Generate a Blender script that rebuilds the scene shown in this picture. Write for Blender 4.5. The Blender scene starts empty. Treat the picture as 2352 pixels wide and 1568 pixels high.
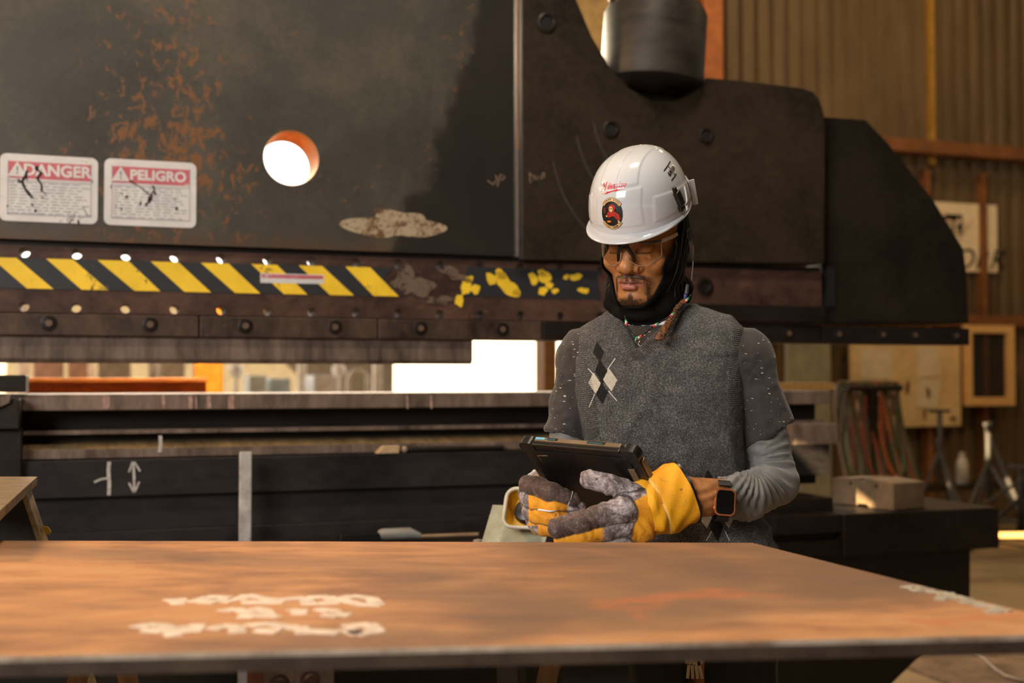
import bpy, bmesh, math, random
import numpy as np
from mathutils import Vector, Matrix
from mathutils.geometry import tessellate_polygon
from mathutils.bvhtree import BVHTree
random.seed(4)
sc = bpy.context.scene
COL = sc.collection
# ------------------------------------------------------------------ camera
FPX, CZ, HZ = 2744.0, 1.32, 865.0
PITCH = math.atan((HZ - 784) / FPX)
cam = bpy.data.cameras.new('camera'); camo = bpy.data.objects.new('camera', cam); COL.objects.link(camo)
camo.location = (0, 0, CZ); camo.rotation_euler = (math.pi / 2 + PITCH, 0, 0)
cam.sensor_width = 36; cam.lens = 36 * FPX / 2352; cam.clip_end = 200
cam.dof.use_dof = True; cam.dof.focus_distance = 2.38; cam.dof.aperture_fstop = 2.7
sc.camera = camo
# ------------------------------------------------------------------ world, sun, exposure
sc.view_settings.view_transform = 'Standard'; sc.view_settings.look = 'None'
sc.view_settings.gamma = 1; sc.view_settings.exposure = 0.0
w = bpy.data.worlds.new('world'); sc.world = w; w.use_nodes = True
w.node_tree.nodes['Background'].inputs[0].default_value = (1.0, .95, .88, 1)
w.node_tree.nodes['Background'].inputs[1].default_value = 3.0


def lamp(name, kind, loc, energy, color, aim=None, **k):
    l = bpy.data.lights.new(name, kind); l.energy = energy; l.color = color
    for a, b in k.items(): setattr(l, a, b)
    o = bpy.data.objects.new(name, l); COL.objects.link(o); o.location = loc
    if aim is not None:
        o.rotation_euler = (Vector(aim) - Vector(loc)).to_track_quat('-Z', 'Y').to_euler()
    return o


SUNDIR = Vector((.55, .62, -.56)).normalized()
lamp('sun', 'SUN', (0, 0, 12), 34.0, (1, .76, .42), aim=Vector((0, 0, 12)) + SUNDIR, angle=.003)
# added front, rim, fill and door header lights, assumed high bay lamps
lamp('front_key_light', 'AREA', (-2.9, -2.2, 3.1), 290, (1, .95, .895), aim=(.2, 2.8, 1.2), shape='RECTANGLE', size=2.6, size_y=2.0)  # added soft key light behind the camera; no door stands there
lamp('left_rim_light', 'AREA', (-2.9, 3.0, 3.3), 75, (1, .62, .30), aim=(.4, 2.5, 1.2), shape='DISK', size=.5)  # added warm light that gives the man his left-side rim
lamp('assumed_bay_lamp_mid', 'AREA', (.25, 2.1, 5.2), 105, (1, .83, .62), aim=(.3, 2.1, 0), shape='DISK', size=.6)  # assumed overhead lamp out of view; brightens the plate centre
lamp('assumed_bay_lamp_far', 'AREA', (2.6, 8.0, 6.3), 72, (1, .68, .33), aim=(4.4, 9.6, 1.8), shape='DISK', size=.5)  # assumed lamp out of view, set to graze the wall ribs
lamp('assumed_bay_lamp_right', 'AREA', (5.2, 6.2, 5.4), 60, (1, .70, .36), aim=(4.8, 9.0, .8), shape='DISK', size=.6)  # assumed lamp out of view; warms the right background
lamp('press_back_fill', 'AREA', (-1.3, 4.5, 3.1), 45, (1, .66, .36), aim=(-1.0, 5.0, 1.0), shape='DISK', size=.4, spread=1.5)  # added hidden fill that brightens the orange beam behind the press
lamp('door_header_fill', 'AREA', (-1.2, 7.3, 3.45), 330, (1, .80, .55), aim=(.2, 3.4, 1.2), shape='RECTANGLE', size=3.4, size_y=.6)  # added area lamp below the door header, lighting the press from behind


# ------------------------------------------------------------------ pixel helpers
def ray(px, py):
    a = (px - 1176) / FPX; b = (784 - py) / FPX
    return Vector((a, math.cos(PITCH) - b * math.sin(PITCH), math.sin(PITCH) + b * math.cos(PITCH)))


def S(px, py, d):
    r = ray(px, py); t = d / r.y
    return Vector((0, 0, CZ)) + r * t


TH = math.atan(FPX / (9090 - 1176.0))
MO = Vector((-1176 / FPX * 3.7, 3.7, 0))
UD = Vector((math.cos(TH), math.sin(TH), 0)); VD = Vector((-math.sin(TH), math.cos(TH), 0))


def M(px, py, v=0.0):
    """pixel -> (u, z) on the vertical plane at depth v of the machine frame"""
    r = ray(px, py); o = Vector((0, 0, CZ)) - MO
    t = (v - o.dot(VD)) / r.dot(VD)
    p = o + r * t
    return (p.dot(UD), p.z)


def MU(px, v=0.0, py=865): return M(px, py, v)[0]
def MZ(py, px=600, v=0.0): return M(px, py, v)[1]
def W(u, v, z): return MO + UD * u + VD * v + Vector((0, 0, z))


# ------------------------------------------------------------------ object helpers
def tag(o, label=None, cat=None, group=None, kind=None):
    if label: o['label'] = label
    if cat: o['category'] = cat
    if group: o['group'] = group
    if kind: o['kind'] = kind
    return o


def empty(name, loc=(0, 0, 0), rz=0, label=None, cat=None, group=None):
    o = bpy.data.objects.new(name, None); COL.objects.link(o)
    o.location = loc; o.rotation_euler = (0, 0, rz); o.empty_display_size = .1
    return tag(o, label, cat, group)


def link(name, me, mat=None, parent=None, smooth=False, bevel=0):
    o = bpy.data.objects.new(name, me); COL.objects.link(o)
    for m in (mat if isinstance(mat, (list, tuple)) else [mat]):
        if m: me.materials.append(m)
    if parent: o.parent = parent
    if smooth:
        me.polygons.foreach_set('use_smooth', [True] * len(me.polygons))
    if bevel:
        b = o.modifiers.new('bevel', 'BEVEL'); b.width = bevel; b.segments = 2; b.limit_method = 'ANGLE'; b.angle_limit = .6
    return o


class MB:
    """collects boxes, prisms and tubes into one mesh"""
    def __init__(s): s.v = []; s.f = []; s.m = []
    def add(s, vs, fs, mi=0):
        n = len(s.v); s.v += [tuple(p) for p in vs]; s.f += [tuple(n + i for i in q) for q in fs]; s.m += [mi] * len(fs)
        return s
    def box(s, a, b, mi=0, rot=None, c=None):
        (x0, y0, z0), (x1, y1, z1) = a, b
        vs = [Vector((x, y, z)) for x in (x0, x1) for y in (y0, y1) for z in (z0, z1)]
        if rot:
            c = Vector(c) if c is not None else (Vector(a) + Vector(b)) / 2
            R = rot if isinstance(rot, Matrix) else Matrix.Rotation(rot, 3, 'Z')
            vs = [R @ (p - c) + c for p in vs]
        return s.add(vs, [(0, 1, 3, 2), (4, 6, 7, 5), (0, 4, 5, 1), (2, 3, 7, 6), (0, 2, 6, 4), (1, 5, 7, 3)], mi)
    def prism(s, pts, v0, v1, holes=(), mi=0, axis='v'):
        """polygon in (u,z) extruded along v (axis 'v'), (x,y) along z ('z') or (v,z) along u ('u')"""
        def P(a, b, c):
            return (a, c, b) if axis == 'v' else ((a, b, c) if axis == 'z' else (c, a, b))
        loops = [list(pts)] + [list(h) for h in holes]
        flat = [q for l in loops for q in l]
        tris = tessellate_polygon([[Vector((a, b, 0)) for a, b in l] for l in loops])
        if len(loops) == 1 and False: tris = [tuple(range(len(pts)))]
        n = len(flat)
        vs = [P(a, b, v0) for a, b in flat] + [P(a, b, v1) for a, b in flat]
        fs = [tuple(t) for t in tris] + [tuple(n + i for i in reversed(t)) for t in tris]
        k = 0
        for l in loops:
            m = len(l)
            for i in range(m):
                j = (i + 1) % m
                fs.append((k + i, k + j, n + k + j, n + k + i))
            k += m
        return s.add(vs, fs, mi)
    def tube(s, pts, r, seg=10, mi=0, cap=True, closed=False):
        pts = [Vector(p) for p in pts]; n = len(pts)
        rs = r if isinstance(r, (list, tuple)) else [r] * n
        vs = []; up = None
        for i, p in enumerate(pts):
            a = pts[(i - 1) % n] if (closed or i > 0) else p; b = pts[(i + 1) % n] if (closed or i < n - 1) else p
            t = (b - a).normalized()
            if up is None: up = t.orthogonal().normalized()
            up = (up - t * up.dot(t)).normalized(); sd = t.cross(up)
            for k in range(seg):
                an = 2 * math.pi * k / seg
                vs.append(p + (up * math.cos(an) + sd * math.sin(an)) * rs[i])
        fs = []
        for i in range(n if closed else n - 1):
            for k in range(seg):
                fs.append((i * seg + k, i * seg + (k + 1) % seg, ((i + 1) % n) * seg + (k + 1) % seg, ((i + 1) % n) * seg + k))
        if cap and not closed:
            fs.append(tuple(reversed(range(seg)))); fs.append(tuple((n - 1) * seg + k for k in range(seg)))
        return s.add(vs, fs, mi)
    def lathe(s, prof, c, axis=Vector((0, 0, 1)), seg=32, mi=0):
        axis = Vector(axis).normalized(); a = axis.orthogonal().normalized(); b = axis.cross(a); c = Vector(c)
        vs = []; fs = []; n = len(prof)
        for r, h in prof:
            for k in range(seg):
                an = 2 * math.pi * k / seg
                vs.append(c + axis * h + (a * math.cos(an) + b * math.sin(an)) * max(r, 1e-5))
        for i in range(n - 1):
            for k in range(seg):
                fs.append((i * seg + k, i * seg + (k + 1) % seg, (i + 1) * seg + (k + 1) % seg, (i + 1) * seg + k))
        return s.add(vs, fs, mi)
    def build(s, name, mat, parent=None, smooth=False, bevel=0, fix=True):
        me = bpy.data.meshes.new(name); me.from_pydata(s.v, [], s.f); me.update()
        if fix:
            bm = bmesh.new(); bm.from_mesh(me); bmesh.ops.recalc_face_normals(bm, faces=bm.faces); bm.to_mesh(me); bm.free()
        o = link(name, me, mat, parent, smooth, bevel)
        if any(s.m): me.polygons.foreach_set('material_index', s.m)
        if smooth == 'auto':
            me.polygons.foreach_set('use_smooth', [True] * len(me.polygons))
            me.set_sharp_from_angle(angle=.7)
        return o


def circ(c, r, n=20, ry=None): return [(c[0] + r * math.cos(2 * math.pi * i / n), c[1] + (ry or r) * math.sin(2 * math.pi * i / n)) for i in range(n)]


def blob(c, rx, ry, n=26, amp=.25, seed=0, rot=0):
    rn = random.Random(seed); ph = [rn.uniform(0, 6.28) for _ in range(6)]; out = []
    for i in range(n):
        a = 2 * math.pi * i / n
        k = 1 + amp * sum(math.sin((j + 2) * a + ph[j]) / (1 + .5 * j) for j in range(6)) * .6
        x, y = rx * k * math.cos(a), ry * k * math.sin(a)
        out.append((c[0] + x * math.cos(rot) - y * math.sin(rot), c[1] + x * math.sin(rot) + y * math.cos(rot)))
    return out


# ------------------------------------------------------------------ materials
class NT:
    def __init__(s, name):
        s.m = bpy.data.materials.new(name); s.m.use_nodes = True; s.t = s.m.node_tree; s.N = s.t.nodes; s.L = s.t.links
        s.b = s.N['Principled BSDF']
        s.tc = s.N.new('ShaderNodeTexCoord')
    def n(s, typ, **k):
        q = s.N.new(typ)
        for a, b in k.items(): setattr(q, a, b)
        return q
    def put(s, sock, val):
        if hasattr(val, 'links') or isinstance(val, bpy.types.NodeSocket): s.L.new(val, sock)
        elif isinstance(val, (tuple, list)) and len(val) == 3 and len(sock.default_value) == 4: sock.default_value = (*val, 1)
        else: sock.default_value = val
    def math(s, op, a, b=0.0, clamp=False):
        q = s.n('ShaderNodeMath', operation=op, use_clamp=clamp); s.put(q.inputs[0], a); s.put(q.inputs[1], b); return q.outputs[0]
    def mapping(s, scale=(1, 1, 1), rot=(0, 0, 0), loc=(0, 0, 0), src=None):
        q = s.n('ShaderNodeMapping'); s.put(q.inputs[0], src or s.tc.outputs['Object'])
        q.inputs['Scale'].default_value = scale; q.inputs['Rotation'].default_value = rot; q.inputs['Location'].default_value = loc
        return q.outputs[0]
    def noise(s, scale, detail=5, rough=.6, vec=None, dist=0.0):
        q = s.n('ShaderNodeTexNoise'); s.put(q.inputs['Vector'], vec or s.tc.outputs['Object'])
        q.inputs['Scale'].default_value = scale; q.inputs['Detail'].default_value = detail; q.inputs['Roughness'].default_value = rough
        q.inputs['Distortion'].default_value = dist
        return q.outputs['Fac']
    def ramp(s, fac, stops):
        q = s.n('ShaderNodeValToRGB'); s.put(q.inputs[0], fac); e = q.color_ramp.elements
        while len(e) < len(stops): e.new(.5)
        for i, (p, c) in enumerate(stops):
            e[i].position = p; e[i].color = (*c, 1) if len(c) == 3 else c
        return q.outputs[0]
    def step(s, fac, a, b):
        q = s.n('ShaderNodeMapRange', interpolation_type='SMOOTHSTEP'); s.put(q.inputs[0], fac)
        q.inputs[1].default_value = a; q.inputs[2].default_value = b; return q.outputs[0]
    def mix(s, fac, a, b):
        q = s.n('ShaderNodeMix', data_type='RGBA'); s.put(q.inputs[0], fac); s.put(q.inputs[6], a); s.put(q.inputs[7], b); return q.outputs[2]
    def bump(s, h, strength=.3, dist=.005, prev=None):
        q = s.n('ShaderNodeBump'); s.put(q.inputs['Height'], h); q.inputs['Strength'].default_value = strength
        q.inputs['Distance'].default_value = dist
        if prev: s.L.new(prev, q.inputs['Normal'])
        s.L.new(q.outputs[0], s.b.inputs['Normal']); return q.outputs[0]
    def xyz(s):
        q = s.n('ShaderNodeSeparateXYZ'); s.L.new(s.tc.outputs['Object'], q.inputs[0]); return q.outputs
    def attr(s, name):
        q = s.n('ShaderNodeAttribute'); q.attribute_name = name; return q.outputs['Fac']
    def out(s, col, rough=.6, metal=0.0, **k):
        s.put(s.b.inputs['Base Color'], col); s.put(s.b.inputs['Roughness'], rough); s.put(s.b.inputs['Metallic'], metal)
        for a, b in k.items(): s.put(s.b.inputs[a.replace('_', ' ')], b)
        return s.m


def plain(name, c, rough=.6, metal=0.0, var=.25, scale=12, stretch=(1, 1, 1), bump=0.0, **k):
    t = NT(name); f = t.noise(scale, vec=t.mapping(stretch))
    a = tuple(x * (1 - var) for x in c); b = tuple(min(1, x * (1 + var)) for x in c)
    if bump: t.bump(f, bump, .004)
    return t.out(t.ramp(f, [(.3, a), (.7, b)]), rough, metal, **k)


def steel(name, dark, light, spot=None, spot_amt=.62, scale=3.0, stretch=(1, 1, 1), rough=.55, metal=.0, fine=40, bump=.15):
    """worn painted or mill-scale steel: broad patches, fine wear, optional rust spots"""
    t = NT(name); v = t.mapping(stretch)
    f = t.noise(scale, 8, .65, v, .3); g = t.noise(fine, 4, .7, v)
    c = t.ramp(t.math('ADD', t.math('MULTIPLY', f, .7), t.math('MULTIPLY', g, .3)), [(.35, dark), (.66, light)])
    if spot:
        h = t.noise(scale * 5, 6, .75, v, .6); h2 = t.noise(scale * .9, 2, .5, v)
        k = t.step(t.math('ADD', t.math('MULTIPLY', h, .7), t.math('MULTIPLY', h2, .3)), spot_amt, spot_amt + .035)
        c = t.mix(k, c, spot)
    t.bump(t.math('ADD', f, t.math('MULTIPLY', g, .4)), bump, .004); t.b.inputs['Specular IOR Level'].default_value = .28
    return t.out(c, t.step(g, .2, 1.6) if False else rough, metal)


def hexc(r, g, b):
    f = lambda x: (x / 255) / 12.92 if x / 255 < .04045 else ((x / 255 + .055) / 1.055) ** 2.4
    return (f(r), f(g), f(b))


m_dark = steel('dark_steel', (.006, .004, .003), (.024, .017, .013), None, scale=4, stretch=(.4, 1, 1), rough=.42)
m_chalkplate = steel('black_mill_scale', (.007, .006, .0065), (.034, .028, .028), (.03, .013, .008), .63, scale=3, stretch=(.5, 1, 1), rough=.4)
m_brown = steel('brown_steel', (.020, .012, .009), (.11, .066, .046), (.13, .085, .065), .62, scale=6, stretch=(.8, 1, .5), rough=.5)
m_worn = steel('worn_grey_steel', (.038, .026, .021), (.25, .175, .135), (.19, .12, .085), .66, scale=9, stretch=(1, 1, .25), rough=.45)
m_rust_ledge = steel('rusty_ledge_steel', (.06, .04, .02), (.24, .16, .075), (.35, .25, .13), .6, scale=14, stretch=(2, .3, 1), rough=.55)
m_hole = plain('black_recess', (.003, .003, .003), .8)
m_black = plain('black_paint', (.006, .006, .006), .35)
m_white_chalk = plain('chalk', (.42, .39, .35), .9, var=.3, scale=90)
m_orange_paint = plain('orange_red_primer_steel', (.50, .15, .035), .5, var=.2)
m_lightwood = steel('sawn_timber', (.60, .34, .12), (.82, .52, .22), None, scale=5, stretch=(1, 1, 6), rough=.7)
m_concrete = steel('concrete_floor', (.16, .11, .06), (.30, .21, .11), (.07, .045, .025), .66, scale=1.3, rough=.65)


def mat_ram():
    t = NT('ram_grey_paint'); X = t.xyz()
    v = t.mapping((1, 1, .5))
    f = t.noise(2.2, 8, .62, None, .4); g = t.noise(45, 4, .7)
    base = t.ramp(t.math('ADD', t.math('MULTIPLY', f, .75), t.math('MULTIPLY', g, .25)), [(.34, (.024, .022, .017)), (.5, (.046, .041, .032)), (.68, (.088, .077, .056))])
    # lighter band that runs beside the burnt area
    # rust specks, clustered
    h = t.noise(26, 6, .75, t.mapping((1, 1, .7)), .5); cl = t.noise(1.7, 3, .5, t.mapping(loc=(2.72, 0, 1.2)))
    k = t.step(t.math('ADD', t.math('MULTIPLY', h, .6), t.math('MULTIPLY', cl, .4)), .562, .60)
    base = t.mix(k, base, (.16, .065, .018))
    # rust creeping up from the lower edge
    zed = t.math('ADD', X[2], t.math('MULTIPLY', t.noise(14, 5, .7, t.mapping((1, 1, .25))), .16))
    low = t.step(zed, MZ(545, 0) + .15, MZ(545, 0) + .055)
    base = t.mix(t.math('MULTIPLY', low, .75), base, (.075, .038, .018))
    # burnt black paint on the right, ragged edge leaning with height
    u1, z1 = M(1075, 60); u2, z2 = M(995, 300); u3, z3 = M(905, 575)
    ed = t.math('SUBTRACT', X[0], t.math('MULTIPLY', t.math('SUBTRACT', X[2], z2), (u1 - u2) / (z1 - z2)))
    ed = t.math('ADD', ed, t.math('MULTIPLY', t.math('SUBTRACT', t.noise(3.2, 7, .6), .5), .42))
    bk = t.step(ed, u2 - .015, u2 + .05)
    dk = t.ramp(f, [(.35, (.007, .005, .0035)), (.7, (.020, .014, .010))])
    base = t.mix(bk, base, dk)
    t.bump(t.math('ADD', g, t.math('MULTIPLY', k, .5)), .12, .003)
    return t.out(base, .5)


m_ram = mat_ram()
m_cast = steel('dark_olive_casting', (.007, .005, .003), (.048, .033, .020), (.008, .006, .004), .61, scale=1.7, rough=.5, bump=.3)
m_cast2 = steel('black_side_plate', (.003, .002, .0015), (.028, .021, .013), None, scale=2.6, rough=.55)
m_beam = steel('reddish_brown_beam', (.018, .009, .007), (.12, .060, .042), (.20, .13, .095), .645, scale=5, stretch=(.6, 1, .8), rough=.55)


def mat_hazard(name, c, wearc, thr):
    t = NT(name); h = t.noise(42, 6, .8, None, .8); h2 = t.noise(7, 3, .5)
    k = t.step(t.math('ADD', t.math('MULTIPLY', h, .65), t.math('MULTIPLY', h2, .35)), thr, thr + .03)
    return t.out(t.mix(k, t.ramp(t.noise(9), [(.3, tuple(x * .8 for x in c)), (.7, c)]), wearc), .5)


m_hz_y = mat_hazard('hazard_yellow', (.95, .62, .03), (.06, .04, .02), .583)
m_hz_k = mat_hazard('hazard_black', (.020, .022, .027), (.09, .085, .09), .60)
m_signw = mat_hazard('sign_white', (.66, .64, .64), (.05, .035, .028), .605)
m_signr = mat_hazard('sign_red', (.52, .12, .15), (.60, .45, .45), .56)
m_cream = mat_hazard('bare_primer_patch', (.42, .33, .22), (.13, .062, .03), .50)
m_ink = plain('faded_ink', (.22, .22, .23), .7)

# ================================================================== SETTING
WV = 4.78                                   # back wall depth in the machine frame
root_u = lambda px: MU(px, WV)


def place(o):                                # put an object modelled in the machine frame into the world
    o.location = MO; o.rotation_euler = (0, 0, TH); return o


def struct(o): o['kind'] = 'structure'; return o


fl = MB(); fl.box((-9, -6, -.2), (16, 14.5, 0)); struct(fl.build('floor', m_concrete))
fl = MB(); fl.box((-1.6, 4.95, 0), (16, 4.97, .0006)) 
# saw-cut joint in the slab
j = MB(); a = W(2.2, 3.02, 0.001); j.box((2.2, 3.1, .0005), (9, 3.125, .002)); struct(place(j.build('trim_1', m_hole)))


def mat_corr():
    t = NT('corrugated_cladding'); f = t.noise(1.1, 6, .6, None, .3); g = t.noise(8, 5, .7, t.mapping((2, 1, .15)))
    c = t.ramp(t.math('ADD', t.math('MULTIPLY', f, .5), t.math('MULTIPLY', g, .5)), [(.3, (.07, .043, .019)), (.55, (.14, .09, .042)), (.75, (.20, .13, .062))])
    return t.out(c, .5)


def corrugated(name, u0, u1, z0, z1, v, pitch=.150, amp=.048):
    """trapezoidal ribbed sheet as a real folded surface with thickness"""
    pts = []; u = u0
    while u < u1:
        for du, dv in ((0, 0), (.28, 0), (.44, 1), (.78, 1), (.94, 0)):
            pts.append((u + du * pitch, v + dv * amp))
        u += pitch
    n = len(pts); vs = []
    for off in (0, .004):
        vs += [(a, b + off, z0) for a, b in pts] + [(a, b + off, z1) for a, b in pts]
    fs = []
    for i in range(n - 1):
        fs += [(i, i + 1, n + i + 1, n + i), (2 * n + i, 3 * n + i, 3 * n + i + 1, 2 * n + i + 1)]
    m = MB(); m.add(vs, fs); return struct(place(m.build(name, mat_corr_, fix=False)))


mat_corr_ = mat_corr()
uc = root_u(1640)
corrugated('wall_back', uc, 14.3, 0, 8, WV)
corrugated('wall_back_left', -7.5, root_u(-420), 0, 8, WV)
hd = MB(); hd.box((-7.5, WV, 3.75), (uc, WV + .06, 8)); struct(place(hd.build('wall_back_header', plain('header_panel', (.55, .36, .14), .6))))
m_girt = plain('rust_red_girt', (.20, .075, .022), .6, var=.35, scale=6)
# steel frame of the back wall
g = MB(); z = M(2200, 340, WV - .12)[1]; g.box((uc, WV - .16, z - .07), (14.3, WV, z + .045)); struct(place(g.build('trim_2', m_girt, bevel=.006)))
g = MB(); z = M(2290, 737, WV - .1)[1]; g.box((root_u(1700), WV - .1, z - .05), (14.3, WV, z + .05)); struct(place(g.build('trim_3', m_girt, bevel=.006)))
g = MB()
for px in (2150, 2590): u = MU(px, WV - .06); g.box((u - .022, WV - .06, 3.2), (u + .022, WV, 8))
struct(place(g.build('trim_4', plain('ochre_flashing', (.38, .20, .03), .6))))
g = MB()
for px in (2133, 2262): u = MU(px, WV - .06); g.box((u - .03, WV - .08, .0), (u + .03, WV, 3.15))
struct(place(g.build('trim_5', m_girt)))
g = MB(); u0, u1 = MU(1616, WV - .2), MU(1662, WV - .2)
g.box((u0, WV - .22, 0), (u1, WV - .2, 8)); g.box((u0, WV - .02, 0), (u1, WV, 8)); g.box(((u0 + u1) / 2 - .01, WV - .2, 0), ((u0 + u1) / 2 + .01, WV - .02, 8))
struct(place(g.build('trim_6', plain('orange_primer_column', (.42, .13, .035), .6))))
g = MB(); u0, u1 = MU(1250, WV - .2), MU(1279, WV - .2)
g.box((u0, WV - .2, 0), (u1, WV, 3.75)); struct(place(g.build('trim_7', plain('brown_door_post', (.22, .10, .025), .6))))
# remaining shell: ceiling with two assumed skylight slots placed for the sun, side and front walls
blk = W(MU(1985, .12, 1130), .12, 1.0)        # where the sun lands
def skyhole(p, su, sv, H=7.4):
    t = (H - p.z) / SUNDIR.z; q = p + SUNDIR * t
    return (q.x - su, q.y - sv, q.x + su, q.y + sv)
m_dim = plain('dark_roof_sheet', (.10, .08, .06), .8)


# ================================================================== THE PRESS BRAKE
pb = empty('press_brake', MO, TH, 'huge dark steel press brake with striped hazard band and a round hole in its ram', 'press brake')


def poly(pxs, v=0.0): return [M(x, y, v) for x, y in pxs]


def part(name, mb, mat, parent=None, **k): return mb.build(name, mat, parent or pb, **k)


# --- ram plate with the round through hole
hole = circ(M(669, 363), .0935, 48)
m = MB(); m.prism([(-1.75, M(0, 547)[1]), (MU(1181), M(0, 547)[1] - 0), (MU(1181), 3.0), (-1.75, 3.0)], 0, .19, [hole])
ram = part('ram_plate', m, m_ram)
b = MB(); hc = M(669, 363); b.lathe([(.0932, .001), (.0932, .189), (.0915, .189), (.0915, .001), (.0932, .001)], (hc[0], 0, hc[1]), (0, 1, 0), 48); b.build('hole_liner', plain('orange_liner', (.62, .27, .06), .6, var=.3), ram, smooth='auto')  # added ring that makes the hole's inner wall orange
zr = M(0, 547)[1]
# seam rod between ram plate and end casting
u = MU(1187)
m = MB(); m.tube([(u, -.012, M(1187, 590)[1]), (u, -.012, M(1187, 345)[1])], .0062, 10, 1); m.tube([(u, -.012, M(1187, 345)[1]), (u, -.012, 3.0)], .0045, 10, 0)
part('seam_rod', m, [plain('rusty_rod', (.15, .06, .02), .5, scale=20), plain('worn_rod', (.07, .05, .042), .45, scale=40)], smooth='auto')
# --- end casting with the scooped top
sc_pts = poly([(1195, 598), (1195, -260), (1262, -110), (1318, 0), (1355, 88), (1395, 155), (1440, 205), (1490, 232), (1545, 236), (1592, 215), (1618, 181)])
sc_pts += poly([(1700, 188), (1838, 205), (1862, 214), (1877, 232), (1886, 262), (1889, 305)])
sc_pts += [(MU(1889), M(1889, 606)[1])]
m = MB(); m.prism(sc_pts, -.02, .17)
cast = part('end_casting', m, m_cast, bevel=.007)
for px, py, r in ((1402, 297, .032), (1620, 312, .031), (1255, 52, .036)):
    c = M(px, py, -.02)
    b = MB(); b.lathe([(r * .98, 0), (r, -.006), (r * .78, -.009), (r * .62, -.004), (r * .60, .0)], (c[0], -.0205, c[1]), (0, 1, 0), 28)
    r1 = b.build('bolt_collar', m_dark, cast, smooth='auto')
    b = MB(); b.lathe([(r * .6, 0), (0, 0)], (c[0], -.0225, c[1]), (0, 1, 0), 24); b.build('bolt_recess', m_hole, cast)
# light chalk scuffs on casting: long pale arcs
# --- hydraulic cylinder in the scoop
c = M(1492, 150, .06)
zb = M(1500, 176, -.10)[1]
cy = MB(); R = .196
cy.lathe([(.0, zb - 1), (R * .80, zb - 1), (R * .80, zb - 1)], (c[0], .06, 1), seg=48)
cy = MB(); cy.lathe([(0, 0), (R * .93, 0), (R * .985, .006), (R, .02), (R, .27), (R * .93, .30), (R * .90, .302), (.0, .305)], (c[0] + .012, .07, zb + .01), (.07, 0, 1), seg=56)
m_cyl = steel('scuffed_black_cylinder', (.010, .008, .007), (.05, .042, .034), (.16, .14, .12), .66, scale=3.5, stretch=(1, 1, 4), rough=.5)
cyl = part('hydraulic_cylinder', cy, m_cyl, smooth='auto')
b = MB(); b.lathe([(R * .45, 0), (R * .45, .05), (R * .30, .06), (R * .30, .4)], (c[0] - .01, .07, zb + .30), seg=30)
b.build('piston_rod', plain('brass_piston', (.36, .22, .08), .3, .7), cyl, smooth='auto')
for k in range(6):
    a = k * math.pi / 3 + .3
    b = MB(); b.lathe([(.0, .032), (.016, .032), (.018, .026), (.018, 0)], (c[0] + R * .72 * math.cos(a), .07 + R * .72 * math.sin(a), zb + .302), seg=6)
    b.build('cap_bolt', plain('brass_bolt_%d' % k, (.40, .25, .10), .3, .8), cyl)
b = MB(); b.tube([(c[0] - .15, .07, zb + .32), (c[0] - .17, .02, zb + .37), (c[0] - .13, -.02, zb + .42), (c[0] - .10, -.02, zb + .6)], .014, 10)
b.build('hydraulic_hose', plain('tan_hose', (.34, .23, .11), .5), cyl, smooth=True)

# --- side plate beyond the casting
sp = poly([(1889, 268), (1990, 275), (2040, 327), (2140, 452), (2214, 572), (2222, 640), (2226, 742), (1889, 742)], .05)
m = MB(); m.prism(sp, .05, .17); side = part('side_plate', m, m_cast2, bevel=.006)
c = M(1905, 640, .045); m = MB(); m.box((c[0] - .02, .035, c[1] - .11), (c[0] + .022, .05, c[1] + .05)); m.build('slot', m_hole, side)

# --- clamp beam with two rows of through holes
zt, zm, zl = MZ(560, 0), MZ(716, 0, .02), MZ(769, 0, .01)
hx = [53, 173, 287, 400, 507, 614, 715, 817, 915, 1010, 1103, 1196, 1288, 1380, 1470, 1560]
holes = []; u = -1.62
zh1 = MZ(579, 53, .02); zh2 = MZ(704, 53, .02)
us = [MU(x, .02) for x in hx]; du = us[1] - us[0]
us = [us[0] - k * du for k in range(9, 0, -1)] + us
for uu in us: holes += [circ((uu, zh1), .0165, 18), circ((uu, zh2), .0155, 18)]
uend = MU(1889, .02)
m = MB(); m.prism([(-1.75, zm), (uend, zm), (uend, zt - .0), (-1.75, zt)], .02, .172, holes)
beam = part('clamp_beam', m, m_beam)
for px in (1775, 1850):
    c = M(px, 729, .02); b = MB(); b.lathe([(0, -.002), (.016, -.002), (.017, 0)], (c[0], .02, c[1]), (0, 1, 0), 18); b.build('blind_hole', m_hole, beam)
c = M(1617, 658, .02); b = MB(); b.lathe([(.03, 0), (.034, -.01), (.022, -.012), (.016, -.004), (0, -.003)], (c[0], .02, c[1]), (0, 1, 0), 24); b.build('bolt_collar', m_dark, beam, smooth='auto')
# dark rail under the casting
m = MB(); m.box((MU(1560, .0), -.005, MZ(740, 1800)), (uend, .02, MZ(702, 1800))); part('lower_rail', m, m_dark, bevel=.003)
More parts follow.
